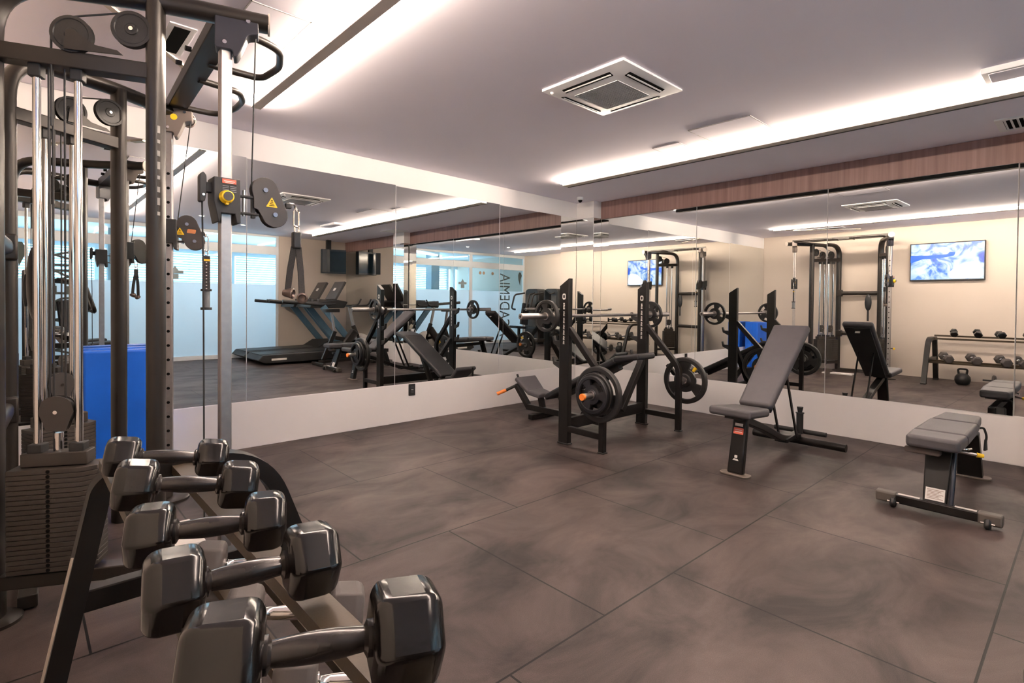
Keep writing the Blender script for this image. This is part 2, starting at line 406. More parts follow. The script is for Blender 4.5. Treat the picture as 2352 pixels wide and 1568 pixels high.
def hatch(x0, x1, y0, y1, label, name='ceiling_access_panel', cat='access panel'):
    t = thing(name, label, cat, ((x0 + x1) / 2, (y0 + y1) / 2, zc(x0)))
    z = zc((x0 + x1) / 2)
    b = nb()
    for lo, hi in (((x0, y0), (x1, y0 + .006)), ((x0, y1 - .006), (x1, y1)), ((x0, y0), (x0 + .006, y1)), ((x1 - .006, y0), (x1, y1))): bb(b, (*lo, z - .0035), (*hi, z + .006))
    obj('rim', b, mat('hatch_rim_grey', (.34, .32, .33), .7, var=.05), t)
    b = nb(); bb(b, (x0 + .006, y0 + .006, z - .0032), (x1 - .006, y1 - .006, z + .004)); obj('lid', b, ceilm, t)
    return t
hatch(3.78, 4.16, 1.665, 2.14, 'large square access panel in the ceiling beside the light strip')
hatch(3.99, 4.19, 2.34, 2.59, 'small raised square panel in the ceiling beside the light strip')
hatch(.78, 1.06, 2.62, 3.0, 'square access panel in the ceiling left of the bright light bar')
# slim raised unit at the top right and a louvred grille near the valance
t = thing('ceiling_vent', 'slim white raised vent box on the ceiling at the upper right edge', 'vent', (4.06, .2, zc(4.06)))
b = nb(); bb(b, (3.965, -.12, zc(4.06) - .03), (4.165, .46, zc(4.06) + .004)); obj('casing', b, whp, t, bev=.004)
b = nb(); bb(b, (3.985, -.1, zc(4.06) - .034), (4.145, .43, zc(4.06) - .029)); obj('face_plate', b, ceilm, t, bev=.002)
t = thing('ceiling_vent', 'white louvred air grille in the ceiling next to the wooden valance', 'vent', (5.24, .3, zc(5.24)))
z = zc(5.24)
b = nb(); bb(b, (5.06, .06, z - .008), (5.10, .51, z + .004)); bb(b, (5.38, .06, z - .008), (5.42, .51, z + .004)); bb(b, (5.1, .47, z - .008), (5.38, .51, z + .004)); bb(b, (5.1, .06, z - .008), (5.38, .10, z + .004)); obj('frame', b, whp, t)
b = nb(); bb(b, (5.1, .1, z - .002), (5.38, .47, z + .002)); obj('backing', b, gapm, t)
b = nb()
for k in range(11): bx(b, (5.24, .12 + k * .034, z - .006), (.28, .016, .003), M.Rotation(.6, 3, 'X'))
obj('louver', b, whp, t)
t = thing('ceiling_vent', 'small flat vent in the ceiling beside the far wall, seen only reflected', 'vent', (.6, 3.3, zc(.6)))
b = nb(); bb(b, (.55, 3.1, zc(.6) - .006), (.67, 3.5, zc(.6) + .004)); obj('frame', b, whp, t)
b = nb(); bb(b, (.575, 3.13, zc(.6) - .009), (.645, 3.47, zc(.6) - .005)); obj('slot', b, gapm, t)
t = thing('curtain_rail', 'thin aluminium rail on the ceiling above the near weight tower', 'rail', (.45, 3.2, zc(.4)))
b = nb(); beam(b, (.19, 2.98, zc(.3) - .006), (.80, 3.74, zc(.8) - .006), .03, .012); obj('rail', b, alu, t)
rbg = mat('rail_bracket_grey', (.4, .37, .3), .5, .3)
b = nb(); beam(b, (.19, 2.98, zc(.3) - .012), (.19 + .61 * .08, 2.98 + .76 * .08, zc(.3) - .012), .05, .014); obj('end_bracket', b, rbg, t)
b = nb(); beam(b, (.80, 3.74, zc(.8) - .012), (.80 - .61 * .12, 3.74 - .76 * .12, zc(.8) - .012), .05, .014); obj('end_bracket', b, rbg, t)
# dome camera on the pillar and downlights
t = thing('security_camera', 'small white dome security camera on the ceiling in the corner', 'camera', (5.14, 4.36, zc(5.14)))
x, y, z = 5.14, 4.36, zc(5.14)
b = nb(); lathe(b, [(0, .002), (.04, .002), (.04, -.028), (.034, -.036), (0, -.036)], (x, y, z), (0, 0, 1)); obj('base', b, whp, t)
b = nb(); sph(b, (x, y, z - .04), .027); obj('lens_dome', b, mat('camera_black_glass', (.01, .01, .015), .08, var=.1), t)
for (x, y, lb) in ((3.0, -1.2, 'small round ceiling downlight over the treadmill end'), (2.2, -.6, 'small round ceiling downlight near the middle of the room'), (4.9, .9, 'small round ceiling downlight close to the louvred grille')):
    if x > 4.5: continue
    t = thing('downlight', lb, 'ceiling light', (x, y, zc(x)), group='small round downlights')
    b = nb(); lathe(b, [(.045, .002), (.045, -.006), (.032, -.008), (.032, 0)], (x, y, zc(x)), (0, 0, 1)); obj('trim_ring', b, whp, t)
    b = nb(); cyl(b, (x, y, zc(x) - .005), (x, y, zc(x) + .001), .031); obj('lens', b, ledd, t)
# black socket plate below the mirror
t = thing('socket_plate', 'black rectangular socket plate on the white panel under the left mirror', 'socket', (2.905, YA - .008, .255))
b = nb(); bb(b, (2.868, YA - .018, .258), (2.942, YA - .007, .374)); obj('plate', b, dark, t, bev=.003)
b = nb()
for zz in (.295, .338): bb(b, (2.888, YA - .0205, zz - .013), (2.922, YA - .017, zz + .013))
obj('socket_insert', b, mat('socket_insert_dark_grey', (.05, .05, .055), .4, var=.1), t, bev=.002)
b = nb(); bb(b, (2.893, YA - .022, .314), (2.917, YA - .018, .319)); obj('marking', b, lab, t)

# ------------------------------------------------------------------ glass front wall and the daylit space behind it
al = mat('white_window_frame', (.72, .76, .8), .4, var=.03)
xs = [XW, 1.9, 4.06]
for k in range(2):
    x0, x1 = xs[k], xs[k + 1]
    b = nb()
    bb(b, (x0, YF - .07, 0), (x1, YF - .01, .08)); bb(b, (x0, YF - .07, 2.13), (x1, YF - .01, 2.3)); bb(b, (x0, YF - .07, 2.49), (x1, YF - .01, 2.6))
    for x in (x0 + .025, x1 - .025): bb(b, (x - .025, YF - .069, .08), (x + .025, YF - .011, 2.49))
    w = struct('window_%d' % (k + 1), b, al, bev=.002)
    b = nb(); bb(b, (x0 + .05, YF - .045, 1.5), (x1 - .05, YF - .037, 2.13)); bb(b, (x0 + .05, YF - .045, 2.3), (x1 - .05, YF - .037, 2.49)); obj('clear_pane', b, glass, w)
    b = nb(); bb(b, (x0 + .05, YF - .045, .08), (x1 - .05, YF - .037, 1.5)); obj('frosted_pane', b, frost, w)
letm = mat('dark_green_lettering', (.06, .075, .07), .6, var=.1)
sg = thing('window_lettering', 'large dark vertical word ACADEMIA stuck on the glass wall, seen reflected', 'sign', (.63, YF - .035, 0.1))
text('letters', 'ACADEMIA', .56, letm, sg, mwx((.63, YF - .034, 1.10), (0, 0, 1), (-1, 0, 0)), fit=1.84)
b = nb()
prism(b, [(-.05, .0), (.0, .1), (.06, .1), (.1, .02), (.09, -.12), (.02, -.3), (0, -.12)], .002, (-.02, YF - .034, 1.98), (1, 0, 0), (0, 0, 1)); obj('emblem', b, letm, sg)
sg = thing('window_emblem', 'grey barrel shaped emblem stuck on the clear glass above the frosting, seen reflected', 'sign', (2.2, YF - .035, 1.56))
em = mat('grey_emblem_film', (.25, .29, .3), .6, var=.05)
x0 = 2.17
b = nb(); prism(b, [(-.06, .0), (.06, .0), (.03, .04), (.0, .09), (-.03, .04)], .002, (x0, YF - .034, 1.72), (1, 0, 0), (0, 0, 1)); prism(b, rpoly([(-.14, .0), (.14, .0), (.14, -.06), (-.14, -.06)], .02), .002, (x0, YF - .034, 1.72), (1, 0, 0), (0, 0, 1)); obj('emblem_top', b, em, sg)
b = nb(); prism(b, rpoly([(-.06, 0), (.06, 0), (.06, -.1), (-.06, -.1)], .01), .002, (x0, YF - .034, 1.655), (1, 0, 0), (0, 0, 1)); obj('emblem_body', b, em, sg)
for k in range(3):
    x = 1.55 - k * .13 - (k == 2) * .2
    b = nb(); cyl(b, (x, YF - .036, 2.0), (x, YF - .033, 2.0), .045, 24)
    solo('round_sticker', b, mat('tan_sticker', (.5, .33, .22), .6, var=.05), ('round tan sticker on the glass wall, nearest the white mullion', 'round tan sticker on the glass wall, middle one of three', 'round tan sticker on the glass wall, nearest the vertical word')[k], 'sticker', (x, YF - .036, 1.955), 'round stickers on the glass')
# neighbouring room
YN = YF - 3.6
b = nb(); bb(b, (XW - .2, YN, 2.62), (XB + .15, YF, 2.74)); struct('ceiling_next_room', b, whp)
b = nb(); bb(b, (XW - .2, YN, 0), (XW - .08, YF - .12, 2.62)); struct('wall_next_room_back', b, cream)
b = nb(); bb(b, (XB + .03, YN, 0), (XB + .15, YF, 2.62)); struct('wall_next_room_right', b, white)
b = nb(); bb(b, (XW - .2, YN, 0), (XB + .15, YN + .1, .85)); bb(b, (XW - .2, YN, 2.3), (XB + .15, YN + .1, 2.62))
for x in (-.1, 1.3, 2.7, 4.1, 5.5): bb(b, (x - .05, YN, .85), (x + .05, YN + .1, 2.3))
w3 = struct('window_3', b, al)
for k in range(4):  # slats added to dim the far windows and scatter their light
    b = nb()
    for j in range(24): bx(b, (.6 + 1.4 * k, YN + .16, .88 + j * .06), (1.28, .05, .003), M.Rotation(.65, 3, 'X'))
    bb(b, (.6 + 1.4 * k - .3, YN + .155, .85), (.6 + 1.4 * k - .296, YN + .165, 2.3)); bb(b, (.6 + 1.4 * k + .3, YN + .155, .85), (.6 + 1.4 * k + .304, YN + .165, 2.3))
    obj('dimming_slats', b, mat('dimming_slat_blue', (.55, .68, .76), .6, var=.05), w3)
b = nb(); bb(b, (1.35, YF - 2.3, 0), (1.65, YF - 2.0, 2.62)); struct('trim_7', b, mat('grey_blue_column', (.35, .42, .47), .7, var=.03))
t = thing('linear_ceiling_light', 'linear ceiling light in the next room, seen through the clear glass', 'ceiling light', (2.8, YF - 1.2, 2.62))
b = nb(); beam(b, (1.2, YF - 2.2, 2.60), (4.2, YF - .5, 2.60), .14, .03); obj('diffuser', b, mat('next_room_lamp', (1, 1, 1), .5, emit=(1, .95, .88), es=1.2), t)
# ================================================================== CABLE MACHINE
cm = thing('cable_machine', 'large dark dual cable machine with two weight towers, steel columns and pull-up grips', 'exercise machine', (.35, 3.08, 0))
NEAR = dict(C=V((-.075, 2.73, 0)), U=V((.395, 2.49, 0)), P=V((.622, 2.42, 0)), zt=2.40, zb=2.085, n=1)
FAR = dict(C=V((-.04, 3.38, 0)), U=V((.395, 3.55, 0)), P=V((.66, 3.755, 0)), zt=2.36, zb=2.035, n=-1)
Z = V((0, 0, 1))
def pulley(b, c, ax, r, t=.03):
    c, ax = V(c), V(ax).normalized()
    lathe(b, [(0, -t / 2), (r * .3, -t / 2), (r * .34, -t * .36), (r * .8, -t * .36), (r * .84, -t / 2), (r, -t / 2), (r * .9, 0), (r, t / 2), (r * .84, t / 2), (r * .8, t * .36), (r * .34, t * .36), (r * .3, t / 2), (0, t / 2)], c, ax, 36)
def tower(T):
    Cc, U, P, zt, zb = T['C'], T['U'], T['P'], T['zt'], T['zb']
    d = (U - Cc).normalized(); nrm = V((d.y, -d.x, 0)) * 1
    if nrm.dot(V((0, -1, 0))) < 0: nrm = -nrm      # faces the camera
    e2 = (P - U).normalized(); end = P + e2 * .16
    zc_ = zt - .045
    # curved frame: up from the foot, bending over into the top beam
    b = nb(); sweep(b, rnd([Cc + Z * .02, Cc + Z * zc_, U + Z * zc_, end + Z * (zc_ - .0)], .2, 9), stad(.062, .092), up=tuple(nrm)); o = obj('curved_frame', b, blkm, cm, ang=50)
    b = nb(); sweep(b, [Cc - d * .0 + nrm * .034 + Z * .02, Cc + nrm * .034 + Z * (zc_ - .25)], rect(.03, .012), up=tuple(nrm)); obj('frame_strip', b, dark, cm)
    b = nb(); cyl(b, end + Z * zc_ - e2 * .002, end + Z * zc_ + e2 * .006, .044, 20); obj('end_cap', b, mat('end_cap_tan', (.45, .38, .33), .5, var=.05), cm)
    # front upright
    b = nb(); sweep(b, [U, U + Z * zc_], stad(.058, .088), up=tuple(nrm)); up_ = obj('upright', b, blkm, cm, ang=50)
    if T is NEAR:
        for k in range(8):
            b = nb(); bx(b, U + d * .0208 + nrm * .0358 + Z * (1.53 + k * .046), (.0008, .010, .014 + .014 * ((k * 5) % 3) / 2), M.Rotation(math.atan2(d.y, d.x) - PI / 4, 3, 'Z')); obj('lettering_mark', b, mat('worn_print_grey', (.3, .28, .26), .6), up_)
    # crossbeam that carries the guide rods, and the base beam
    b = nb(); beam(b, Cc + Z * (zb + .012), U + Z * (zb - .012), .07, .06); obj('crossbeam', b, blkm, cm, bev=.004)
    b = nb(); beam(b, Cc + Z * .155 , U + Z * .155, .07, .05); obj('base_beam', b, blkm, cm, bev=.004)
    for q, r in ((Cc, .085), (P, .11)):
        b = nb(); lathe(b, [(0, 0), (r, 0), (r, .012), (r - .012, .02), (0, .02)], q, Z, 36); obj('foot_plate', b, blkm, cm)
    b = nb(); beam(b, U + Z * .05, P + Z * .05, .06, .06); obj('front_foot_beam', b, blkm, cm, bev=.004)
    # steel column with adjustment holes
    ztop = 2.30 if T is NEAR else 2.28
    ang = math.atan2(e2.y, e2.x)
    RZ = M.Rotation(0 if T is NEAR else -.3, 3, 'Z')
    b = nb(); bx(b, P + Z * (ztop / 2 + .01), (.043, .043, ztop - .02), RZ); col = obj('steel_column', b, stl, cm, bev=.004)
    for k in range(22):
        for s in ((1, 0) if T is NEAR else (0, 1),):
            b = nb(); o = RZ @ V((s[0] * .0217, s[1] * -.0217, 0)); cyl(b, P + o + Z * (.16 + k * .085), P + o * 1.03 + Z * (.16 + k * .085), .0085, 14); obj('adjustment_hole', b, gapm, col)
    # guide rods
    ts = (.267, .514) if T is NEAR else (.31, .55)
    rods = [Cc + (U - Cc) * t for t in ts]; mid = (rods[0] + rods[1]) / 2
    for q in rods:
        b = nb(); cyl(b, q + Z * .2, q + Z * (zb - .03), .0128, 18); obj('guide_rod', b, chrome, cm)
        b = nb(); bx(b, q + Z * (zb - .045), (.04, .04, .05), M.Rotation(math.atan2(d.y, d.x), 3, 'Z')); obj('rod_clamp', b, dark, cm, bev=.004)
    # weight plates, chamfered blocks with a selector hole, one part each
    RS = M((d, nrm, Z)).transposed()
    top = .575; n = 21; th = .0169
    cen = mid + d * -.005
    poly = [(-.128, -.05), (-.128, .065), (.10, .065), (.145, .035), (.145, -.05)]
    for k in range(n):
        z = top - (k + .5) * (th + .0012)
        b = nb(); prism(b, poly if T is NEAR else poly, th, cen + Z * z, d, nrm)
        p = obj('weight_plate', b, stack, cm, bev=.0015, seg=1)
        if T is NEAR or k < 12:
            b = nb(); cyl(b, cen + nrm * .0645 + Z * z, cen + nrm * .0658 + Z * z, .0066, 14); obj('selector_hole', b, gapm, p)
    b = nb(); prism(b, [(-.105, -.035), (-.105, .035), (.105, .035), (.105, -.035)], .05, mid + Z * (top + .027), d, nrm); hp = obj('head_plate', b, stack, cm, bev=.004)
    for q in rods:
        b = nb(); bx(b, q + Z * (top + .065), (.048, .05, .035), M.Rotation(math.atan2(d.y, d.x), 3, 'Z')); obj('bushing', b, dark, hp, bev=.004)
    b = nb(); cyl(b, mid + Z * (top + .05), mid + Z * (top + .115), .013, 18); cyl(b, mid + Z * (top + .1), mid + Z * (top + .12), .015, 18); obj('selector_stem', b, chrome, hp)
    # moving pulley over the stack
    pc = mid + Z * (top + .20) + nrm * .005
    b = nb(); pulley(b, pc, nrm, .055, .022); mp_ = obj('stack_pulley', b, rub, cm)
    for s in (-1, 1):
        b = nb(); prism(b, [(-.045, .045)] + arc(0, 0, .058, 130, 50, 8)[0:0] + arc(0, .0, .060, 140, 40, 8) + [(.055, -.0), (.03, -.07), (-.03, -.07), (-.055, .0)][0:4], .004, pc + nrm * s * .014, d, Z); obj('pulley_cheek', b, discm, mp_)
    b = nb(); cyl(b, pc - nrm * .02, pc + nrm * .022, .007, 12); obj('pulley_bolt', b, chrome, mp_)
    # two fixed pulleys above the crossbeam with a swept bracket
    a1 = Cc + (U - Cc) * .505; a2 = Cc + (U - Cc) * .87
    z1, z2 = zb + .09, zb + .135
    for q, z in ((a1, z1), (a2, z2)):
        b = nb(); pulley(b, q + nrm * .03 + Z * z, nrm, .067, .024); pu = obj('pulley', b, rub, cm)
        b = nb(); cyl(b, q + nrm * .043 + Z * z, q + nrm * .048 + Z * z, .0075, 12); obj('pulley_bolt', b, chrome if q is a2 else dark, pu)
    b = nb(); prism(b, [(-.02, -.06), (-.012, .01), (.012, .012), (.08, -.035), (.15, -.045), (.168, -.06)], .006, a1 + nrm * .047 + Z * z1, d, Z); obj('pulley_bracket', b, blkm, cm)
    b = nb(); beam(b, a2 + nrm * .012 + Z * z2, U + nrm * .012 + Z * z2, .012, .03); obj('pulley_hanger', b, blkm, cm)
    # cables
    for t, z0 in ((.345, top + .2), (.37, .2), (.44, top + .2)):
        q = Cc + (U - Cc) * t
        b = nb(); cyl(b, q + nrm * .008 + Z * z0, q + nrm * .008 + Z * (zb - .03), .0034, 8); obj('cable', b, dark, cm)
    b = nb(); tube(b, [a1 + nrm * .03 + Z * (z1 + .067), a2 + nrm * .03 + Z * (z2 + .067)], .0036, 8); obj('cable', b, dark, cm)
    b = nb(); tube(b, [a1 + nrm * .03 - d * .066 + Z * (z1), a1 + nrm * .03 - d * .066 + Z * (zb - .25)], .0036, 8); obj('cable', b, dark, cm)
    # pulley head at the top of the steel column
    X = RZ @ V((1, 0, 0)); Y = RZ @ V((0, 1, 0)); zz = ztop
    hp_ = [(-.035, .075), (.12, .075), (.125, -.01), (.085, -.02), (.06, -.085), (.045, -.115), (.03, -.118), (.03, -.09), (-.035, -.09)]
    XH = e2 if T is NEAR else X; YH = V((-XH.y, XH.x, 0))
    b = nb(); prism(b, rpoly(hp_, .012), .075, P + Z * zz, XH, Z); hd = obj('pulley_head', b, mat('pulley_head_blue_black', (.022, .022, .03), .4, var=.15) if T is NEAR else mat('pulley_head_tan', (.16, .13, .115), .45, var=.08), cm, bev=.003)
    if T is FAR:
        b = nb(); cyl(b, P + Z * (zz - .0) + XH * .03 - YH * .0375, P + Z * (zz - .0) + XH * .03 - YH * .039, .018, 24); obj('yellow_sticker', b, yel, hd)
    for (u, v) in ((.085, .035), (.0, -.065)):
        b = nb(); cyl(b, P + Z * (zz + v) + XH * u - YH * .037, P + Z * (zz + v) + XH * u - YH * .042, .008, 14); obj('head_bolt', b, chrome, hd)
    # carriage with knob, label, arms, pulley housing
    zk = 1.62 if T is NEAR else 1.605
    Q = P + Z * zk
    b = nb()
    # hopper shaped sleeve open at the back bottom
    w_ = 1 if T is NEAR else .85
    prism(b, [(-.052, .07), (.044, .07), (.047, -.108), (.032, -.108), (.025, -.072), (-.025, -.072), (-.03, -.108), (-.036, -.108), (-.052, -.025)], .1, Q, X, Z)
    cg = obj('carriage', b, dark, cm, bev=.005)
    if T is NEAR:
        b = nb(); bx(b, Q - Y * .051 + X * .003 + Z * .056, (.052, .003, .018), RZ); obj('red_badge', b, redl, cg, bev=.001)
        b = nb(); bx(b, Q - Y * .0527 + X * .003 + Z * .056, (.04, .001, .003), RZ); bx(b, Q - Y * .0527 + X * .003 + Z * .050, (.03, .001, .002), RZ); obj('badge_print', b, lab, cg)
        b = nb()
        for r_ in range(4):
            for c_ in (-.014, .014): bx(b, Q - Y * .0508 + X * (c_ + .004) + Z * (.037 - r_ * .007), (.023, .002, .0018), RZ)
        obj('instruction_text', b, mat('pale_print', (.35, .36, .42), .6, var=.05), cg)
        b = nb(); lathe(b, [(0, .03), (.019, .03), (.023, .027), (.025, .015), (.027, .0), (0, 0)], Q - Y * .05 - X * .008 - Z * .008, -Y, 28); cyl(b, Q - Y * .052 - X * .008 - Z * .035, Q - Y * .07 - X * .008 - Z * .035, .006, 10); obj('adjustment_knob', b, yel, cg)
        b = nb(); cyl(b, Q - Y * .079 - X * .008 - Z * .008, Q - Y * .084 - X * .008 - Z * .008, .0175, 24); obj('knob_face', b, discm, cg)
    b = nb(); bx(b, Q - X * .06 + Z * .03, (.035, .03, .04), RZ); obj('side_arm', b, dark, cg, bev=.003)
    b = nb(); prism(b, rpoly([(-.012, -.06), (.006, -.06), (.012, -.02), (.012, .045), (0, .06), (-.012, .045)], .008), .04, Q - X * .083 + Z * .03, X, Z); pd = obj('side_paddle', b, dark, cg, bev=.002)
    b = nb(); cyl(b, Q - X * .083 - Y * .022 - Z * .003, Q - X * .083 - Y * .026 - Z * .003, .005, 12); obj('paddle_bolt', b, chrome, pd)
    for v in (.012, -.058):
        b = nb(); beam(b, Q + X * .045 + Z * v, Q + X * .13 + Z * v, .026, .010); obj('bracket_arm', b, dark, cg, bev=.002)
    b = nb(); beam(b, Q + X * .108 + Z * .024, Q + X * .108 - Z * .075, .016, .018, up=(0, 1, 0)); obj('bracket_post', b, dark, cg, bev=.002)
    b = nb(); cyl(b, Q + X * .072 + Z * .038, Q + X * .072 - Z * .07, .006, 12); obj('hinge_pin', b, chrome, cg)
    hx = .172 if T is NEAR else .115
    H = Q + X * hx - Z * .002
    ph = arc(-.02, .05, .054, 200, 30, 14) + arc(.02, -.05, .054, 20, -165, 14) + [(-.05, -.036), (-.066, -.03), (-.066, .015)]
    for s in (-1, 1):
        b = nb(); prism(b, ph, .006, H + Y * s * .017, X, Z); obj('pulley_cover', b, discm, cg, bev=.0015)
    for (u, v) in ((-.02, .05), (.02, -.05)):
        b = nb(); pulley(b, H + X * u + Z * v, Y, .05, .024); obj('pulley_wheel', b, rub, cg)
        b = nb(); cyl(b, H + X * u + Z * v - Y * .019, H + X * u + Z * v - Y * .026, .0095, 16); obj('cover_bolt', b, mat('bolt_grey', (.2, .22, .28), .3, .5), cg)
    TS = H if T is NEAR else H - X * .062 + Z * .004
    b = nb(); tw = .024
    prism(b, rpoly([(-tw, -tw * .8), (tw, -tw * .8), (0, tw)], .004, 3), .001, TS - Y * .0208 + X * .006, X, Z); obj('warning_triangle', b, yel, cg)
    b = nb()
    for r_, w2 in ((-.012, .022), (-.005, .016), (.002, .011)): bx(b, TS - Y * .0216 + X * .006 + Z * r_, (w2, .001, .0022), RZ)
    prism(b, [(-.005, 0), (.005, 0), (0, .007)], .001, TS - Y * .0214 + X * .006 + Z * .006, X, Z); obj('warning_print', b, gapm, cg)
    if T is FAR:
        b = nb(); prism(b, rpoly([(-.025, -.01), (.02, -.014), (.025, .01), (-.02, .014)], .006), .001, H - Y * .0208 + Z * .008 + X * .004, X, Z); obj('orange_badge', b, mat('orange_print', (.6, .22, .08), .5), cg)
    b = nb(); bx(b, H + X * (.082 if T is NEAR else .06) - Z * .002, (.026, .02, .024), RZ); obj('cable_stop', b, dark, cg, bev=.004)
    sx = .118 if T is NEAR else .08
    b = nb(); tube(b, rnd([H + X * (sx - .03) + Z * .008, H + X * (sx - .006) + Z * .008, H + X * sx - Z * .02], .01, 4), .0058, 10); obj('swivel', b, chrome, cg)
    # cable from the housing up to the head, and down from the paddle
    xo = hx - .07
    b = nb(); tube(b, [Q + X * xo + Z * .06, P + XH * (.112) + Z * (zz - .01)], .003, 8); obj('cable', b, dark, cm)
    b = nb(); tube(b, [Q - X * .083 - Z * .03, Q - X * .078 - Z * .35, Q - X * .074 + Z * (.25 - zk)], .0032, 8); obj('cable', b, dark, cm)
    return Q, X, Y, H
QN, XN, YN_, HN = tower(NEAR)
QF, XF, YF_, HF = tower(FAR)
# link beam between the two heads, two pull-up grips, cross members between the towers
b = nb(); beam(b, (.642, 2.44, 2.352), (.70, 3.80, 2.342), .098, .022); lb = obj('link_beam', b, blkm, cm, bev=.003)
b = nb(); beam(b, (.598, 2.44, 2.372), (.656, 3.80, 2.362), .012, .06); obj('link_beam_flange', b, blkm, cm, bev=.002)
for y in (2.9, 3.1):
    b = nb(); cyl(b, (.60, y, 2.375), (.575, y, 2.375), .012, 14); obj('beam_bolt', b, dark, lb)
for pts in ([(.68, 2.49), (.79, 2.50), (.885, 2.55), (.945, 2.73), (.925, 2.93), (.80, 2.935), (.68, 2.93)], [(.69, 3.17), (.80, 3.19), (.893, 3.20), (.95, 3.33), (.955, 3.5), (.907, 3.68), (.80, 3.69), (.70, 3.69)]):
    b = nb(); tube(b, rnd([(x, y, 2.34) for x, y in pts], .05, 5), .0165, 16); obj('pull_up_grip', b, blkm, cm)
for z in (1.43, .69):
    b = nb(); sweep(b, [NEAR['C'] + V((0, .03, z)), FAR['C'] + V((0, -.03, z))], stad(.05, .07)); obj('rear_crossbar', b, blkm, cm, ang=50)
    b = nb(); bx(b, FAR['C'] + V((0, -.02, z)), (.075, .09, .12)); obj('crossbar_bracket', b, blkm, cm, bev=.01)
b = nb(); beam(b, (.02, 2.76, .03), (.05, 3.34, .03), .06, .05); obj('floor_beam', b, blkm, cm, bev=.004)
b = nb(); cyl(b, (.40, 2.46, .49), (.418, 2.40, .49), .008, 12); obj('lever_pin', b, dark, cm)
b = nb(); sph(b, (.421, 2.392, .49), .016, (.8, 1, 1.3)); obj('yellow_lever_knob', b, yel, cm)
# base plate and white guard card at the foot of the near column
b = nb(); bx(b, (.60, 3.1, .014), (.14, .34, .024)); obj('base_cover', b, lab, cm, bev=.004)

# ------------------------------------------------------------------ attachments hanging from the machine
def carabiner(b, p, h=.075, w=.022):
    p = V(p); tube(b, rnd([p + V((-w / 2, 0, 0)), p + V((w / 2, 0, 0)), p + V((w / 2, 0, -h)), p + V((-w / 2, 0, -h))], w * .48, 5, True), .0038, 8, True)
t = thing('tricep_rope', 'black double strap triceps rope with ball ends hanging from the near pulley', 'cable attachment', (HN.x + .106, HN.y, HN.z - .42))
tp = HN + XN * .118 - Z * .015
b = nb(); carabiner(b, tp); carabiner(b, tp - Z * .072 + V((.002, 0, 0)), .03, .018); obj('carabiner', b, chrome, t)
b = nb(); bx(b, tp - Z * .135, (.036, .03, .075)); obj('sleeve', b, rub, t, bev=.006)
for s, dy, le in ((-1, .012, .20), (1, -.014, .22)):
    q0 = tp + V((s * .009, 0, -.165)); q1 = tp + V((s * .027 - .006, dy, -.165 - le))
    b = nb(); sweep(b, [q0, (q0 + q1) / 2 + V((s * .003, 0, 0)), q1], rect(.026, .007), up=(0, 1, 0)); st = obj('strap', b, mat('speckled_webbing', (.03, .028, .027), .8, var=.5, scale=300), t)
    b = nb(); lathe(b, [(0, -.02), (.014, -.02), (.018, -.01), (.022, .012), (.024, .022), (.018, .026), (.012, .016), (0, .014)], q1 + V((0, -.004, -.005)), V((s * -.75 if s < 0 else -.3, -.75, -.1)), 24); obj('ball_end', b, mat('grip_end_bronze', (.16, .12, .1), .3, .5), t)
t = thing('single_handle', 'black webbing strap with grip hanging from the far pulley', 'cable attachment', (HF.x + .08, HF.y, HF.z - .4))
tp = HF + XF * .08 - Z * .015
b = nb(); carabiner(b, tp, .09); carabiner(b, tp - Z * .085, .03, .018); obj('carabiner', b, chrome, t)
b = nb(); bx(b, tp - Z * .225, (.042, .012, .21)); obj('strap', b, mat('speckled_webbing', (.03, .028, .027), .8), t, bev=.002)
b = nb()
for k in range(9): bx(b, tp - Z * (.16 + k * .02) - V((0, .0065, 0)), (.007, .002, .005))
obj('stitching', b, lab, t)
b = nb(); bx(b, tp - Z * .145 - V((0, .001, 0)), (.044, .014, .012)); obj('yellow_tag', b, yel, t)
b = nb(); cyl(b, tp - Z * .33, tp - Z * .44, .021, 20); obj('grip', b, mat('grip_sleeve_grey', (.16, .17, .18), .45, var=.1), t)
b = nb(); cyl(b, tp - Z * .322, tp - Z * .335, .03, 20); obj('end_disc', b, dark, t)
b = nb(); cyl(b, tp - Z * .435, tp - Z * .45, .031, 20); obj('end_disc', b, dark, t)
# accessories hung on the rear crossbar (seen in the right mirror)
t = thing('hanging_strap', 'black padded strap hanging from the rear bar of the cable machine', 'strap', (.03, 2.86, .95))
b = nb(); sph(b, (.045, 2.88, 1.26), .1, (.25, .55, 1.5)); obj('padded_end', b, padb, t)
b = nb(); bx(b, (.045, 2.88, 1.03), (.01, .03, .2)); obj('tail', b, dark, t, bev=.003)
# folded blue mat against the left wall
t = thing('folded_mat', 'tall bright blue folded exercise mat leaning on the left wall', 'mat', (.55, 4.5, 0))
b = nb(); bb(b, (.30, 4.36, 0), (.78, 4.47, .86)); obj('front_panel', b, blue, t, bev=.014, seg=3)
b = nb(); bb(b, (.30, 4.475, 0), (.77, 4.60, .868)); obj('rear_panel', b, blue, t, bev=.014, seg=3)
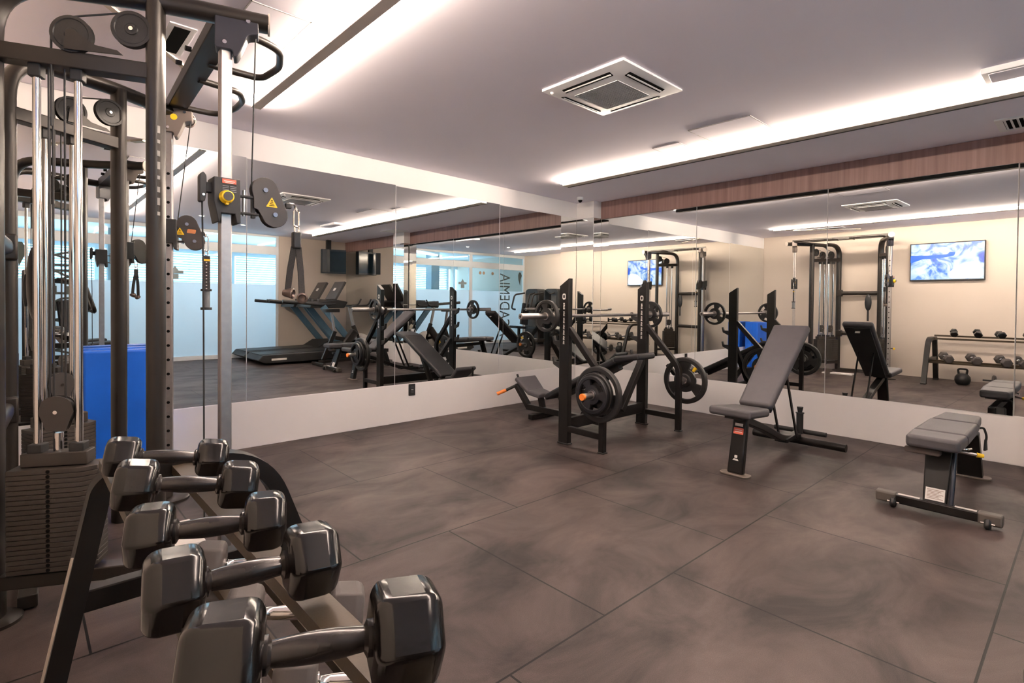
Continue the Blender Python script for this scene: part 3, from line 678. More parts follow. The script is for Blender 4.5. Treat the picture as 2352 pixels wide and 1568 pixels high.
# ================================================================== DUMBBELL RACK
rk = thing('dumbbell_rack', 'black two-tier dumbbell rack with curved end frames below the camera', 'rack', (.42, .9, 0))
def end_frame(y):
    b = nb(); sweep(b, rnd([(.035, y, 0), (.17, y, .685), (.60, y, .688), (.84, y, .0)], .13, 9), rect(.066, .05), up=(0, 1, 0)); return obj('end_frame', b, blk, rk, bev=.006, ang=50)
def swp_end(y):
    b = nb(); sweep(b, rnd([(.035, y, 0), (.168, y, .665), (.195, y, .69), (.60, y, .69), (.86, y, .0)], .16, 10), rect(.05, .066), up=(0, 1, 0)); return obj('end_frame', b, blk, rk, bev=.005, ang=50)
for y in (1.90, -.42):
    e = swp_end(y)
    b = nb(); beam(b, (.11, y, .36), (.72, y, .36), .05, .06); obj('end_crossbar', b, blk, rk, bev=.004)
    for x in (.035, .86):
        b = nb(); bx(b, (x, y, .012), (.09, .07, .024)); obj('rubber_foot', b, rub, e, bev=.004)
b = nb(); bx(b, (.068, 1.866, .32), (.006, .004, .36), M.Rotation(.2, 3, 'Y')); obj('side_label', b, mat('cream_strip', (.5, .42, .34), .6, var=.2), rk)
def rail(x, z, tilt, w=.052):
    b = nb(); sweep(b, [(x, -.42, z), (x, 1.90, z)], [(w / 2, .006), (w / 2, -.02), (w / 2 - .005, -.02), (w / 2 - .005, 0), (-w / 2 + .005, 0), (-w / 2 + .005, -.02), (-w / 2, -.02), (-w / 2, .006)][::-1]); o = obj('tier_rail', b, railm, rk)
    return o
rail(.185, .738, 0, .04); rail(.362, .696, 0, .052)
rail(.445, .352, 0, .045); rail(.575, .333, 0, .05)
hexf = (.5, .8660254)
def dumbbell(L, R, size, hl, name, label, hm, hand, group, roll=0, both=True):
    """L, R: centres of the two hexagonal heads"""
    L, R = V(L), V(R); ax = (R - L).normalized(); c = (L + R) / 2
    t = thing(name, label, 'dumbbell', (c.x, c.y, c.z - size / 2), 0, group)
    s, u = frame(ax)
    u2 = u * math.cos(roll) + s * math.sin(roll); s2 = ax.cross(u2).normalized()
    r = size / 2 / math.cos(PI / 6)
    for q, sg in ((L, -1), (R, 1)):
        b = nb(); rings = []
        prof = [(.72, -hl / 2), (.93, -hl / 2 + .006), (1, -hl / 2 + .016), (1, hl / 2 - .018), (.90, hl / 2 - .005), (.72, hl / 2)]
        for k_, h in prof:
            h *= sg
            rings.append([b.verts.new(q + ax * h + (s2 * math.cos(PI / 3 * k) + u2 * math.sin(PI / 3 * k)) * r * k_) for k in range(6)])
        for A, B in zip(rings, rings[1:]):
            for k in range(6): b.faces.new((A[k], A[(k + 1) % 6], B[(k + 1) % 6], B[k]))
        b.faces.new(rings[0]); b.faces.new(rings[-1])
        obj('hex_head', b, hm, t, bev=.006, seg=3, ang=18)
    Ln = (R - L).length; h0 = hl / 2 - .002
    b = nb(); pr = [(0, h0), (.021, h0), (.0215, h0 + .006), (.0155, h0 + .009)]
    for k in range(9):
        q = k / 8; pr.append((.0145 + .0035 * math.sin(PI * q), h0 + .01 + (Ln - 2 * h0 - .02) * q))
    pr += [(.0155, Ln - h0 - .009), (.0215, Ln - h0 - .006), (.021, Ln - h0), (0, Ln - h0)]
    lathe(b, pr, L, ax, 28); obj('handle', b, hand, t, ang=50)
    return t
G = 'glossy hex dumbbells on the top tier'
TOP = [((.190, 1.655, .803), (.385, 1.618, .772), .090, .074, .05, 'glossy black hex dumbbell on the top tier, farthest from the camera'),
       ((.181, 1.375, .806), (.372, 1.333, .775), .096, .078, .06, 'glossy black hex dumbbell on the top tier, second farthest'),
       ((.169, 1.12, .786), (.345, 1.068, .780), .098, .072, -.04, 'glossy black hex dumbbell in the middle of the top tier'),
       ((.1625, .89, .784), (.350, .862, .778), .104, .078, -.06, 'glossy black hex dumbbell on the top tier, second nearest'),
       ((.169, .665, .788), (.361, .590, .779), .114, .086, -.08, 'glossy black hex dumbbell nearest the camera at the bottom edge')]
for L, R, s, hl, ro, lb_ in TOP: dumbbell(L, R, s, hl, 'hex_dumbbell', lb_, hexm, mat('glossy_dark_handle', (.03, .026, .026), .24, .35, var=.15, scale=20, bump=.1, bscale=60, coat=.25), G, ro)
G = 'grey hex dumbbells on the lower tier'
for k, y in enumerate((1.69, 1.36, 1.03, .72)):
    dumbbell((.405, y + .05, .425), (.625, y - .05, .395), .120, .085, 'hex_dumbbell', 'dull grey hex dumbbell with chrome handle on the lower tier, ' + ('farthest from the camera', 'second farthest', 'third farthest', 'partly hidden nearest the camera')[k], hexg, chrome, G, .0)
# kettlebell on the floor under the rack (seen in the right mirror)
t = thing('kettlebell', 'black kettlebell on the floor under the dumbbell rack, seen reflected', 'kettlebell', (.42, 1.5, 0))
b = nb(); lathe(b, [(0, 0), (.06, 0), (.085, .02), (.1, .07), (.095, .12), (.07, .155), (.04, .17), (0, .172)], (.42, 1.5, 0), Z, 28); obj('bell', b, rub, t, ang=60)
b = nb(); tube(b, rnd([(.42, 1.455, .15), (.42, 1.44, .24), (.42, 1.56, .24), (.42, 1.545, .15)], .035, 6), .014, 12); obj('handle', b, rub, t)
t = thing('ab_roller', 'small grey ab roller lying on the floor under the rack, seen reflected', 'exercise wheel', (.3, 1.15, 0))
b = nb(); lathe(b, [(0, -.02), (.075, -.02), (.085, -.01), (.085, .01), (.075, .02), (0, .02)], (.3, 1.15, .085), (0, 1, 0), 28); obj('wheel', b, hexg, t)
b = nb(); cyl(b, (.3, 1.02, .085), (.3, 1.28, .085), .012, 14); obj('axle', b, dark, t)

# ================================================================== WEIGHT PLATE + BARBELL
def plate(c, ax, R, T, label, group, slots=3, rot=0, gold=False, style=0, m=rub):
    c, ax = V(c), V(ax).normalized()
    t = thing('weight_plate', label, 'weight plate', c, 0, group)
    s, u = frame(ax)
    ri, ro, rh = R * .50, R * .80, .0255
    N = 72; b = nb()
    def ringv(r, h): return [b.verts.new(c + ax * h + (s * math.cos(2 * PI * k / N) + u * math.sin(2 * PI * k / N)) * r) for k in range(N)]
    # outer rim, hub and web with real openings
    def band(prof, keep=None):
        rr = [ringv(r, h) for r, h in prof]
        for A, B in zip(rr, rr[1:]):
            for k in range(N):
                if keep and not keep(k): continue
                b.faces.new((A[k], A[(k + 1) % N], B[(k + 1) % N], B[k]))
        return rr
    h = T / 2
    band([(ro, h * .6), (ro + R * .03, h), (R * .96, h), (R, h * .7), (R, -h * .7), (R * .96, -h), (ro + R * .03, -h), (ro, -h * .6), (ro, h * .6)])
    band([(rh, h), (R * .26, h), (R * .30, h * .6), (ri, h * .6), (ri, -h * .6), (R * .30, -h * .6), (R * .26, -h), (rh, -h), (rh, h)])
    per = N // slots
    hw = int(per * .33)
    def solid(k): return not (hw / 2 <= ((k + rot) % per) < per - hw / 2 - .5)
    rr = band([(ri - .002, h * .58), (ro + .002, h * .58)], solid); r2 = band([(ro + .002, -h * .58), (ri - .002, -h * .58)], solid)
    for k in range(N):   # side walls of the spokes
        for kk in (k,):
            if solid(k) and not solid((k - 1) % N): b.faces.new((rr[0][k], rr[1][k], r2[0][k], r2[1][k]))
            if solid(k) and not solid((k + 1) % N):
                j = (k + 1) % N; b.faces.new((rr[0][j], rr[1][j], r2[0][j], r2[1][j]))
    obj('disc', b, m, t, ang=30)
    b = nb(); lathe(b, [(.0252, -h * 1.02), (.034, -h * 1.02), (.034, h * 1.02), (.0252, h * 1.02), (.0252, -h * 1.02)], c, ax, 28); obj('steel_hub', b, stl, t)
    if gold:
        a_ = math.radians(rot * 5 + 20)
        for sgn in (1, -1):
            p = c + ax * (h * .62) * sgn + (s * math.cos(a_) + u * math.sin(a_)) * R * .66
            b = nb(); prism(b, [(-.022, -.012), (.03, -.012), (.02, .014), (-.018, .006)], .0015, p, s * math.cos(a_) + u * math.sin(a_) * 1.0, (-s * math.sin(a_) + u * math.cos(a_))); obj('yellow_mark', b, yel, t)
    return t
X3 = V((1, 0, 0))
YB, ZB = 3.155, 1.088
t = thing('barbell', 'long steel barbell resting on the rack uprights', 'barbell', (4.1, YB, ZB - .03))
b = nb(); cyl(b, (3.40, YB, ZB), (4.80, YB, ZB), .014, 20); obj('shaft', b, stl, t)
for s, x0, x1 in ((-1, 3.40, 2.99), (1, 4.80, 5.20)):
    b = nb(); lathe(b, [(0, 0), (.025, 0), (.025, abs(x1 - x0) - .002), (.021, abs(x1 - x0)), (.012, abs(x1 - x0)), (.012, abs(x1 - x0) - .01), (0, abs(x1 - x0) - .01)], (x0, YB, ZB), (s, 0, 0), 28); sl = obj('sleeve', b, stl, t)
    b = nb(); cyl(b, (x0 - s * .004, YB, ZB), (x0 + s * .018, YB, ZB), .037, 28); obj('collar', b, stl, sl)
    b = nb(); cyl(b, (x1 + s * .0006, YB, ZB), (x1 - s * .009, YB, ZB), .011, 16); obj('end_bolt', b, dark, sl)
plate((3.30, YB, ZB), X3, .137, .034, 'small black grip plate on the left end of the barbell', 'plates loaded on the barbell', rot=4)
plate((4.87, YB, ZB), X3, .137, .034, 'small black grip plate on the right end of the barbell', 'plates loaded on the barbell', rot=9)

# ================================================================== BENCH PRESS RACK
rx = [3.432, 4.583]; yu = 3.055; yb = 2.638
br = thing('bench_press_rack', 'black steel bench press rack with slanted uprights and side plate pegs', 'rack', (4.0, 3.05, 0))
for i, x in enumerate(rx):
    b = nb(); prism(b, [(-.052, 0), (.052, 0), (.052, 1.345), (.02, 1.365), (-.052, 1.41)], .05, (x, yu, 0), (0, 1, 0), (0, 0, 1)); u_ = obj('upright', b, blk, br, bev=.004)
    b = nb()
    prism(b, rpoly([(-.018, -.026), (.018, -.026), (.018, .026), (-.018, .026)], .017), .0015, (x - .0257, yu, 1.255), (0, 1, 0), (0, 0, 1)); em_ = obj('round_emblem', b, lab, u_)
    b = nb(); prism(b, rpoly([(-.009, -.014), (.009, -.014), (.009, .014), (-.009, .014)], .008), .001, (x - .0268, yu, 1.255), (0, 1, 0), (0, 0, 1)); prism(b, [(-.003, -.005), (.003, -.005), (.003, .005), (-.003, .005)], .0006, (x - .0276, yu, 1.255), (0, 1, 0), (0, 0, 1)); obj('emblem_ring', b, blk, u_)
    b = nb()
    for k, (z, hgt) in enumerate(((1.175, .058), (1.11, .045), (1.053, .05), (.998, .042), (.95, .04), (.905, .034), (.866, .03))):
        [bb(b, (x - .0262, yu - .009 + (q % 2) * .002, z - hgt / 2 + q * hgt / 4 + .001), (x - .0252, yu + .009 - (q // 2) * .002, z - hgt / 2 + (q + .8) * hgt / 4)) for q in range(4)]
    obj('vertical_lettering', b, lab, u_)
    # j-hooks on the bench side
    for z in (ZB - .03, .86, .68):
        b = nb(); prism(b, [(.045, -.05), (.13, -.012), (.145, .05), (.13, .055), (.115, .014), (.045, .014)], .03, (x, yu, z), (0, 1, 0), (0, 0, 1)); obj('bar_hook', b, dark, br, bev=.003)
    b = nb(); bb(b, (x - .03, yu - .06, 0), (x + .03, yu + .06, .012)); obj('foot_pad', b, rub, br, bev=.003)
    # outrigger: down at an angle, then vertical to the floor
    b = nb(); sweep(b, rnd([(x, yu - .04, .985), (x, yb + .015, .60), (x, yb + .015, .01)], .06, 6), rect(.045, .05), up=(0, 1, 0)); obj('outrigger', b, blk, br, bev=.004)
    b = nb(); bb(b, (x - .028, yb - .018, 0), (x + .028, yb + .042, .012)); obj('foot_pad', b, rub, br, bev=.003)
    b = nb(); beam(b, (x, yu - .05, .135), (x, yb + .03, .135), .045, .05); obj('lower_link', b, blk, br, bev=.004)
    # plate peg pointing outwards
    s = -1 if i == 0 else 1
    b = nb(); cyl(b, (x, yb + .015, .48), (x + s * .24, yb + .015, .48), .0245, 24); pg = obj('plate_peg', b, stl, br)
    b = nb(); cyl(b, (x + s * .24, yb + .015, .48), (x + s * .262, yb + .015, .48), .026, 24); obj('orange_cap', b, org, pg)
    b = nb(); lathe(b, [(0, 0), (.045, 0), (.045, .012), (0, .012)], (x + s * .026, yb + .015, .48), (s, 0, 0), 24); obj('peg_collar', b, stl, pg)
b = nb(); beam(b, (rx[0], yu, .17), (rx[1], yu, .17), .05, .10); obj('crossbeam', b, blk, br, bev=.004)
b = nb(); beam(b, (rx[1] - .02, yu - .02, .665), (4.19, yu - .03, .19), .06, .055); obj('diagonal_brace', b, blk, br, bev=.004)
PG = 'plates stored on the rack pegs'
plate((3.372, yb + .015, .48), X3, .222, .042, 'largest black grip plate on the left rack peg, behind the smaller two', PG, rot=3)
plate((3.332, yb + .015, .485), X3, .170, .034, 'medium black plate on the left rack peg, between the other two', PG, rot=10)
plate((3.298, yb + .015, .485), X3, .150, .03, 'smallest black plate on the left rack peg next to the orange cap', PG, rot=0, m=padb)
plate((4.70, yb + .015, .47), X3, .222, .042, 'large black grip plate with yellow mark on the right rack peg', PG, rot=6, gold=True)

# ================================================================== BENCH IN THE RACK (slanted, along y)
def slab(b, p, q, w0, w1, th, up=(0, 0, 1)):
    p, q = V(p), V(q); s, u = frame(q - p, up)
    A = [b.verts.new(p + s * a * w0 / 2 + u * c * th / 2) for a, c in ((1, 1), (-1, 1), (-1, -1), (1, -1))]
    B = [b.verts.new(q + s * a * w1 / 2 + u * c * th / 2) for a, c in ((1, 1), (-1, 1), (-1, -1), (1, -1))]
    b.faces.new(A[::-1]); b.faces.new(B)
    for k in range(4): b.faces.new((A[k], A[(k + 1) % 4], B[(k + 1) % 4], B[k]))
bn = thing('incline_bench', 'low dark weight bench with long sloping pad standing inside the barbell rack', 'bench', (4.0, 3.3, 0))
b = nb(); slab(b, (4.03, 3.75, .245), (4.03, 2.88, .70), .27, .30, .06); obj('backrest', b, padb, bn, bev=.02, seg=4)
b = nb(); slab(b, (4.03, 2.90, .70), (4.03, 2.64, .745), .30, .27, .055); obj('headrest', b, padb, bn, bev=.02, seg=4)
b = nb(); slab(b, (4.0, 3.83, .245), (4.0, 3.99, .27), .20, .24, .05); slab(b, (4.0, 3.975, .268), (4.0, 4.14, .40), .24, .30, .045); obj('seat', b, pad, bn, bev=.016, seg=3)
b = nb(); slab(b, (4.03, 3.66, .24), (4.03, 2.92, .63), .06, .06, .06); obj('back_support', b, dark, bn, bev=.005)
b = nb(); beam(b, (4.03, 4.12, .085), (4.03, 3.12, .085), .06, .06); obj('base_beam', b, blk, bn, bev=.004)
b = nb(); beam(b, (4.03, 4.10, .08), (4.03, 4.30, .30), .06, .05); obj('front_strut', b, blk, bn, bev=.004)
b = nb(); beam(b, (3.85, 3.9, .03), (4.2, 3.9, .03), .06, .05); obj('foot', b, blk, bn, bev=.004)
b = nb(); beam(b, (4.03, 3.35, .11), (4.03, 3.05, .55), .05, .05); obj('adjustable_strut', b, blk, bn, bev=.004)
b = nb(); beam(b, (4.03, 3.9, .11), (4.02, 3.92, .22), .05, .05, up=(0, 1, 0)); obj('seat_post', b, blk, bn, bev=.004)
b = nb(); cyl(b, (4.03, 4.28, .30), (3.93, 4.36, .24), .016, 14); obj('foot_bar', b, dark, bn)
b = nb(); cyl(b, (3.93, 4.36, .24), (3.85, 4.42, .20), .019, 14); obj('orange_grip', b, org, bn)
b = nb(); cyl(b, (4.03, 4.22, .28), (4.0, 4.26, .42), .012, 12); obj('pin_lever', b, dark, bn)

# ================================================================== UPRIGHT ADJUSTABLE BENCH
ib = thing('adjustable_bench', 'adjustable bench with grey backrest raised upright, near the right mirror', 'bench', (4.25, 1.69, 0))
b = nb(); slab(b, (4.02, 1.70, .445), (4.715, 1.70, 1.02), .245, .285, .06); obj('backrest', b, pad, ib, bev=.024, seg=4)
b = nb(); slab(b, (4.06, 1.70, .41), (4.73, 1.70, .975), .20, .24, .014); o_ = obj('backrest_board', b, dark, ib, bev=.004)
b = nb(); bx(b, (4.69, 1.70, .935), (.002, .045, .05), M.Rotation(-.70, 3, 'Y')); obj('board_emblem', b, lab, o_)
b = nb(); slab(b, (3.60, 1.70, .458), (3.97, 1.70, .425), .30, .26, .06); obj('seat', b, pad, ib, bev=.02, seg=4)
b = nb(); slab(b, (3.66, 1.70, .412), (3.92, 1.70, .392), .12, .12, .02); obj('seat_bracket', b, dark, ib, bev=.003)
b = nb(); slab(b, (3.72, 1.70, .01), (3.80, 1.70, .40), .112, .10, .05, up=(1, 0, 0)); fl = obj('front_leg', b, blk, ib, bev=.012, seg=3)
b = nb(); bx(b, (3.755, 1.70, .33), (.002, .06, .035), M.Rotation(.2, 3, 'Y')); 
bmesh.ops.delete(b, geom=b.verts[:], context='VERTS')
sl_ = V((.08, 0, .39)).normalized(); nf = V((-sl_.z, 0, sl_.x))
def onleg(z): return V((3.72 + .08 * (z - .01) / .39, 1.70, z)) + nf * .0262
prism(b, rpoly([(-.035, -.022), (.035, -.022), (.035, .022), (-.035, .022)], .004), .001, onleg(.30), (0, -1, 0), sl_); obj('red_label', b, redl, fl)
b = nb(); prism(b, [(-.028, -.012), (.028, -.012), (.028, .008), (-.028, .008)], .001, onleg(.345), (0, -1, 0), sl_); prism(b, [(-.025, -.002), (.025, -.002), (.025, .002), (-.025, .002)], .0012, onleg(.307), (0, -1, 0), sl_); prism(b, [(-.025, -.002), (.025, -.002), (.025, .002), (-.025, .002)], .0012, onleg(.294), (0, -1, 0), sl_); obj('white_label', b, lab, fl)
b = nb(); prism(b, rpoly([(-.01, -.01), (.01, -.01), (.01, .01), (-.01, .01)], .004), .001, onleg(.125), (0, -1, 0), sl_); prism(b, [(-.013, -.008), (.013, -.008), (.022, -.02), (-.022, -.02)], .001, onleg(.118), (0, -1, 0), sl_); obj('leg_emblem', b, lab, fl)
b = nb(); prism(b, rpoly([(-.105, -.045), (.105, -.045), (.105, .045), (-.105, .045)], .04), .012, (3.715, 1.70, .008), (0, 1, 0), (1, 0, 0)); obj('foot_plate', b, mat('warm_grey_metal', (.22, .18, .15), .4, .4), ib, bev=.003)
b = nb(); sweep(b, rnd([(3.83, 1.70, .375), (4.15, 1.70, .27), (4.5, 1.70, .13), (4.86, 1.70, .09)], .12, 6), rect(.05, .07), up=(0, 1, 0)); obj('main_beam', b, blk, ib, bev=.005)
b = nb(); cyl(b, (4.88, 1.335, .055), (4.88, 2.07, .055), .032, 20); obj('rear_foot', b, blk, ib)
b = nb(); cyl(b, (5.04, 1.53, .10), (5.04, 1.95, .10), .02, 16); obj('rear_roller', b, dark, ib)
b = nb(); beam(b, (4.86, 1.74, .09), (5.04, 1.74, .10), .04, .03); obj('roller_arm', b, blk, ib)
for yy in (1.63, 1.77):
    b = nb(); beam(b, (4.40, yy, .70), (4.66, yy, .12), .012, .028); obj('support_strut', b, blk, ib, bev=.003)
b = nb(); beam(b, (4.52, 1.70, .11), (4.75, 1.70, .13), .1, .03); obj('notch_ladder', b, blk, ib, bev=.003)
b = nb(); cyl(b, (4.98, 1.72, .09), (4.98, 1.72, .27), .028, 18); cyl(b, (4.98, 1.72, .27), (4.98, 1.72, .32), .016, 18, .026); cyl(b, (4.98, 1.72, .266), (4.98, 1.72, .272), .034, 18); obj('lift_handle', b, dark, ib)

# ================================================================== FLAT BENCH
fb = thing('adjustable_bench', 'flat grey three-part bench with wheels, nearest the right edge', 'bench', (4.3, .61, 0))
yc = .612
def padseg(x0, x1, w0, w1, nm='seat_pad', z=.428, rr=.02):
    b = nb(); slab(b, (x0, yc, z), (x1, yc, z), w0, w1, .07); return obj(nm, b, pad, fb, bev=rr, seg=4)
padseg(3.775, 4.00, .245, .262); padseg(4.006, 4.46, .262, .25, 'back_pad'); padseg(4.466, 4.80, .245, .20, 'head_pad')
b = nb(); slab(b, (3.85, yc, .385), (4.72, yc, .385), .16, .14, .016); obj('pad_board', b, dark, fb)
b = nb(); prism(b, rpoly([(-.085, -.018), (.085, -.018), (.085, .018), (-.085, .018)], .016), .05, (3.84, yc + .05, .37), (0, 1, 0), (0, 0, 1)); obj('cushion_clip', b, mat('clip_brown', (.06, .045, .04), .5), fb, bev=.004)
b = nb(); slab(b, (3.90, yc, .04), (4.02, yc, .385), .11, .13, .045, up=(1, 0, 0)); fl = obj('front_post', b, blk, fb, bev=.006)
sl_ = V((.12, 0, .345)).normalized(); nf = V((-sl_.z, 0, sl_.x))
def onp(z, o=.0): return V((3.90 + .12 * (z - .04) / .345, yc, z)) + nf * (.0232 + o)
b = nb(); prism(b, [(-.045, -.035), (.045, -.035), (.045, .035), (-.045, .035)], .001, onp(.105), (0, -1, 0), sl_); lb_ = obj('white_label', b, lab, fl)
b = nb()
for k in range(7): prism(b, [(-.038, -.0013), (.038 - .01 * (k % 3), -.0013), (.038 - .01 * (k % 3), .0013), (-.038, .0013)], .0006, onp(.105, .0008) + sl_ * (.024 - k * .008), (0, -1, 0), sl_)
obj('label_print', b, mat('brown_print', (.25, .15, .12), .6), fl)
b = nb(); tube(b, rnd([(3.89, yc - .075, .06), (3.96, yc - .075, .27), (4.03, yc - .07, .385), (4.10, yc - .06, .39)], .09, 6), .011, 12); obj('curved_rod', b, mat('blue_black_rod', (.03, .035, .05), .3, .4), fb)
b = nb(); sweep(b, [(3.885, .325, .048), (3.885, .885, .048)], rect(.055, .052)); ft = obj('front_foot', b, blk, fb, bev=.006)
for y0, y1 in ((.315, .42), (.79, .895)):
    b = nb(); bb(b, (3.853, y0, .018), (3.917, y1, .079)); obj('foot_cap', b, mat('brown_grey_cap', (.10, .085, .075), .5), fb, bev=.01, seg=3)
for y0, y1 in ((.425, .52), (.68, .785)):
    b = nb(); bb(b, (3.872, y0, .0742), (3.898, y1, .0752)); obj('foot_lettering', b, lab, ft)
for y in (.375, .80):
    b = nb(); lathe(b, [(0, -.014), (.022, -.014), (.028, -.006), (.028, .006), (.022, .014), (0, .014)], (3.842, y, .029), (0, 1, 0), 24); wh = obj('transport_wheel', b, rub, fb)
    b = nb(); cyl(b, (3.842, y - .03, .032), (3.842, y + .03, .032), .005, 10); obj('axle', b, chrome, wh)
b = nb(); slab(b, (4.02, yc, .33), (4.93, yc, .30), .05, .05, .06); obj('main_beam', b, blk, fb, bev=.004)
b = nb(); slab(b, (4.95, yc - .03, .01), (4.85, yc - .03, .33), .14, .11, .06, up=(1, 0, 0)); obj('rear_post', b, blk, fb, bev=.006)
b = nb(); prism(b, rpoly([(-.115, -.05), (.115, -.05), (.115, .05), (-.115, .05)], .045), .012, (4.95, yc - .03, .008), (0, 1, 0), (1, 0, 0)); obj('rear_foot_plate', b, mat('warm_grey_metal', (.22, .18, .15)), fb, bev=.003)
b = nb(); tube(b, rnd([(4.72, yc - .05, .37), (4.78, yc - .115, .39), (4.79, yc - .13, .33), (4.785, yc - .125, .29)], .02, 4), .007, 10); obj('release_strap', b, dark, fb)
b = nb(); prism(b, [(-.008, .04), (.008, .04), (.022, -.035), (-.022, -.035)], .012, (4.785, yc - .125, .27), (1, -.2, 0), (0, 0, 1)); obj('strap_tab', b, dark, fb, bev=.003)
b = nb(); cyl(b, (4.09, yc - .06, .345), (4.12, yc - .155, .335), .009, 14); pl = obj('pop_pin', b, chrome, fb)
b = nb(); cyl(b, (4.12, yc - .155, .335), (4.13, yc - .185, .332), .014, 14, .011); obj('yellow_knob', b, yel, pl)
b = nb(); tube(b, rnd([(4.05, yc - .08, .375), (4.05, yc - .12, .37), (4.12, yc - .13, .365)], .02, 4), .006, 8); obj('chrome_link', b, chrome, fb)
# foot of one more bench just entering at the right edge
# ================================================================== THINGS SEEN ONLY IN THE MIRRORS
t = thing('television', 'flat television with bright blue picture on the cream wall, seen in the right mirror', 'television', (XW, 1.87, 1.62))
b = nb(); bb(b, (XW + .03, 1.33, 1.63), (XW + .065, 2.31, 2.26)); obj('casing', b, dark, t, bev=.004)
b = nb(); bb(b, (XW + .064, 1.345, 1.65), (XW + .0675, 2.295, 2.245)); obj('screen', b, scr, t)
b = nb(); bb(b, (XW - .001, 1.7, 1.8), (XW + .03, 1.94, 2.1)); obj('wall_bracket', b, dark, t)
b = nb(); dbl = mat('picture_dark_blue', (.0, .05, .3), .3, emit=(0, .12, .85), es=.14)
prism(b, rpoly([(-.30, .0), (-.12, .07), (.0, .06), (.28, .10), (.30, .16), (.22, .17), (.20, .13), (-.1, .12), (-.3, .13)], .02), .001, (XW + .0685, 2.0, 1.93), (0, -1, 0), (0, 0, 1)); obj('picture_shape', b, dbl, t)
scr_w = mat('picture_white', (.5, .5, .5), .3, emit=(.92, .96, 1), es=.17)
b = nb(); prism(b, rpoly([(-.22, -.02), (-.05, .12), (.15, .15), (.2, .0), (.2, -.13), (-.22, -.13)], .06), .001, (XW + .0683, 1.56, 1.79), (0, -1, 0), (0, 0, 1)); obj('picture_shape', b, scr_w, t)

def hang_tv(x, y):
    t = thing('hanging_monitor', 'dark box monitor hanging from a ceiling bracket above the treadmills', 'monitor', (x, y, 1.77))
    b = nb(); slab(b, (x - .26, y - .1, 2.045), (x + .26, y + .02, 2.045), .1, .1, .53); obj('casing', b, mat('dark_blue_grey_plastic', (.02, .035, .05), .35, var=.1), t, bev=.006)
    b = nb(); slab(b, (x - .26, y + .05, 2.045), (x - .2, y + .16, 2.045), .1, .1, .5); obj('side_housing', b, mat('side_housing_grey', (.05, .055, .065), .4), t, bev=.006)
    b = nb(); slab(b, (x - .22, y - .03, 2.045), (x + .24, y + .074, 2.045), .004, .004, .45); obj('screen', b, mat('monitor_off_screen', (.02, .04, .06), .12, var=.1), t)
    b = nb(); bb(b, (x - .16, y - .09, 2.2), (x - .06, y - .02, zc(x) + .002)); obj('ceiling_bracket', b, dark, t, bev=.004)
hang_tv(5.17, -2.2)

def treadmill(yc_, label):
    t = thing('treadmill', label, 'treadmill', (4.2, yc_, 0), 0, 'treadmills in front of the glass wall')
    b = nb(); prism(b, [(3.12, .10), (3.2, .19), (4.55, .21), (4.75, .33), (5.12, .33), (5.2, .22), (5.2, .05), (3.25, .04)], .78, (0, yc_, 0), (1, 0, 0), (0, 0, 1)); obj('base', b, dark, t, bev=.012)
    b = nb(); prism(b, [(3.19, .19), (3.19, .197), (4.55, .217), (4.55, .21)], .52, (0, yc_, 0), (1, 0, 0), (0, 0, 1)); obj('running_belt', b, rub, t)
    for s in (-1, 1):
        b = nb(); beam(b, (4.98, yc_ + s * .36, .24), (4.30, yc_ + s * .36, 1.07), .05, .12); obj('upright', b, bluem, t, bev=.008)
        b = nb(); sweep(b, rnd([(3.55, yc_ + s * .36, 1.165), (4.35, yc_ + s * .36, 1.10), (4.62, yc_ + s * .33, 1.13)], .1, 5), stad(.05, .06)); obj('handrail', b, dark, t, ang=50)
        b = nb(); bb(b, (3.35 + (s > 0) * .0, yc_ + s * .391 - .002, .09), (3.62, yc_ + s * .391 + .002, .125)); obj('base_label', b, lab, t)
    b = nb(); prism(b, rpoly([(4.05, 1.04), (4.75, 1.04), (4.82, 1.16), (4.60, 1.20), (4.1, 1.13)], .03), .72, (0, yc_, 0), (1, 0, 0), (0, 0, 1)); obj('console_tray', b, dark, t, bev=.01)
    b = nb(); slab(b, (4.62, yc_, 1.20), (4.83, yc_, 1.56), .46, .46, .05); cs = obj('console', b, mat('console_grey', (.06, .055, .055), .4), t, bev=.012, seg=3)
    b = nb(); bx(b, (4.70, yc_, 1.41), (.003, .1, .06), M.Rotation(.53, 3, 'Y')); obj('console_emblem', b, lab, cs)
    b = nb(); bb(b, (4.3, yc_ - .2, 1.15), (4.45, yc_ - .08, 1.21)); bb(b, (4.3, yc_ + .08, 1.15), (4.45, yc_ + .2, 1.21)); obj('cup_holder', b, hexg, t, bev=.01)
treadmill(-1.13, 'black treadmill with blue-grey uprights, the nearer of the two, seen reflected')
treadmill(-1.98, 'black treadmill with blue-grey uprights, the farther one by the glass, seen reflected')

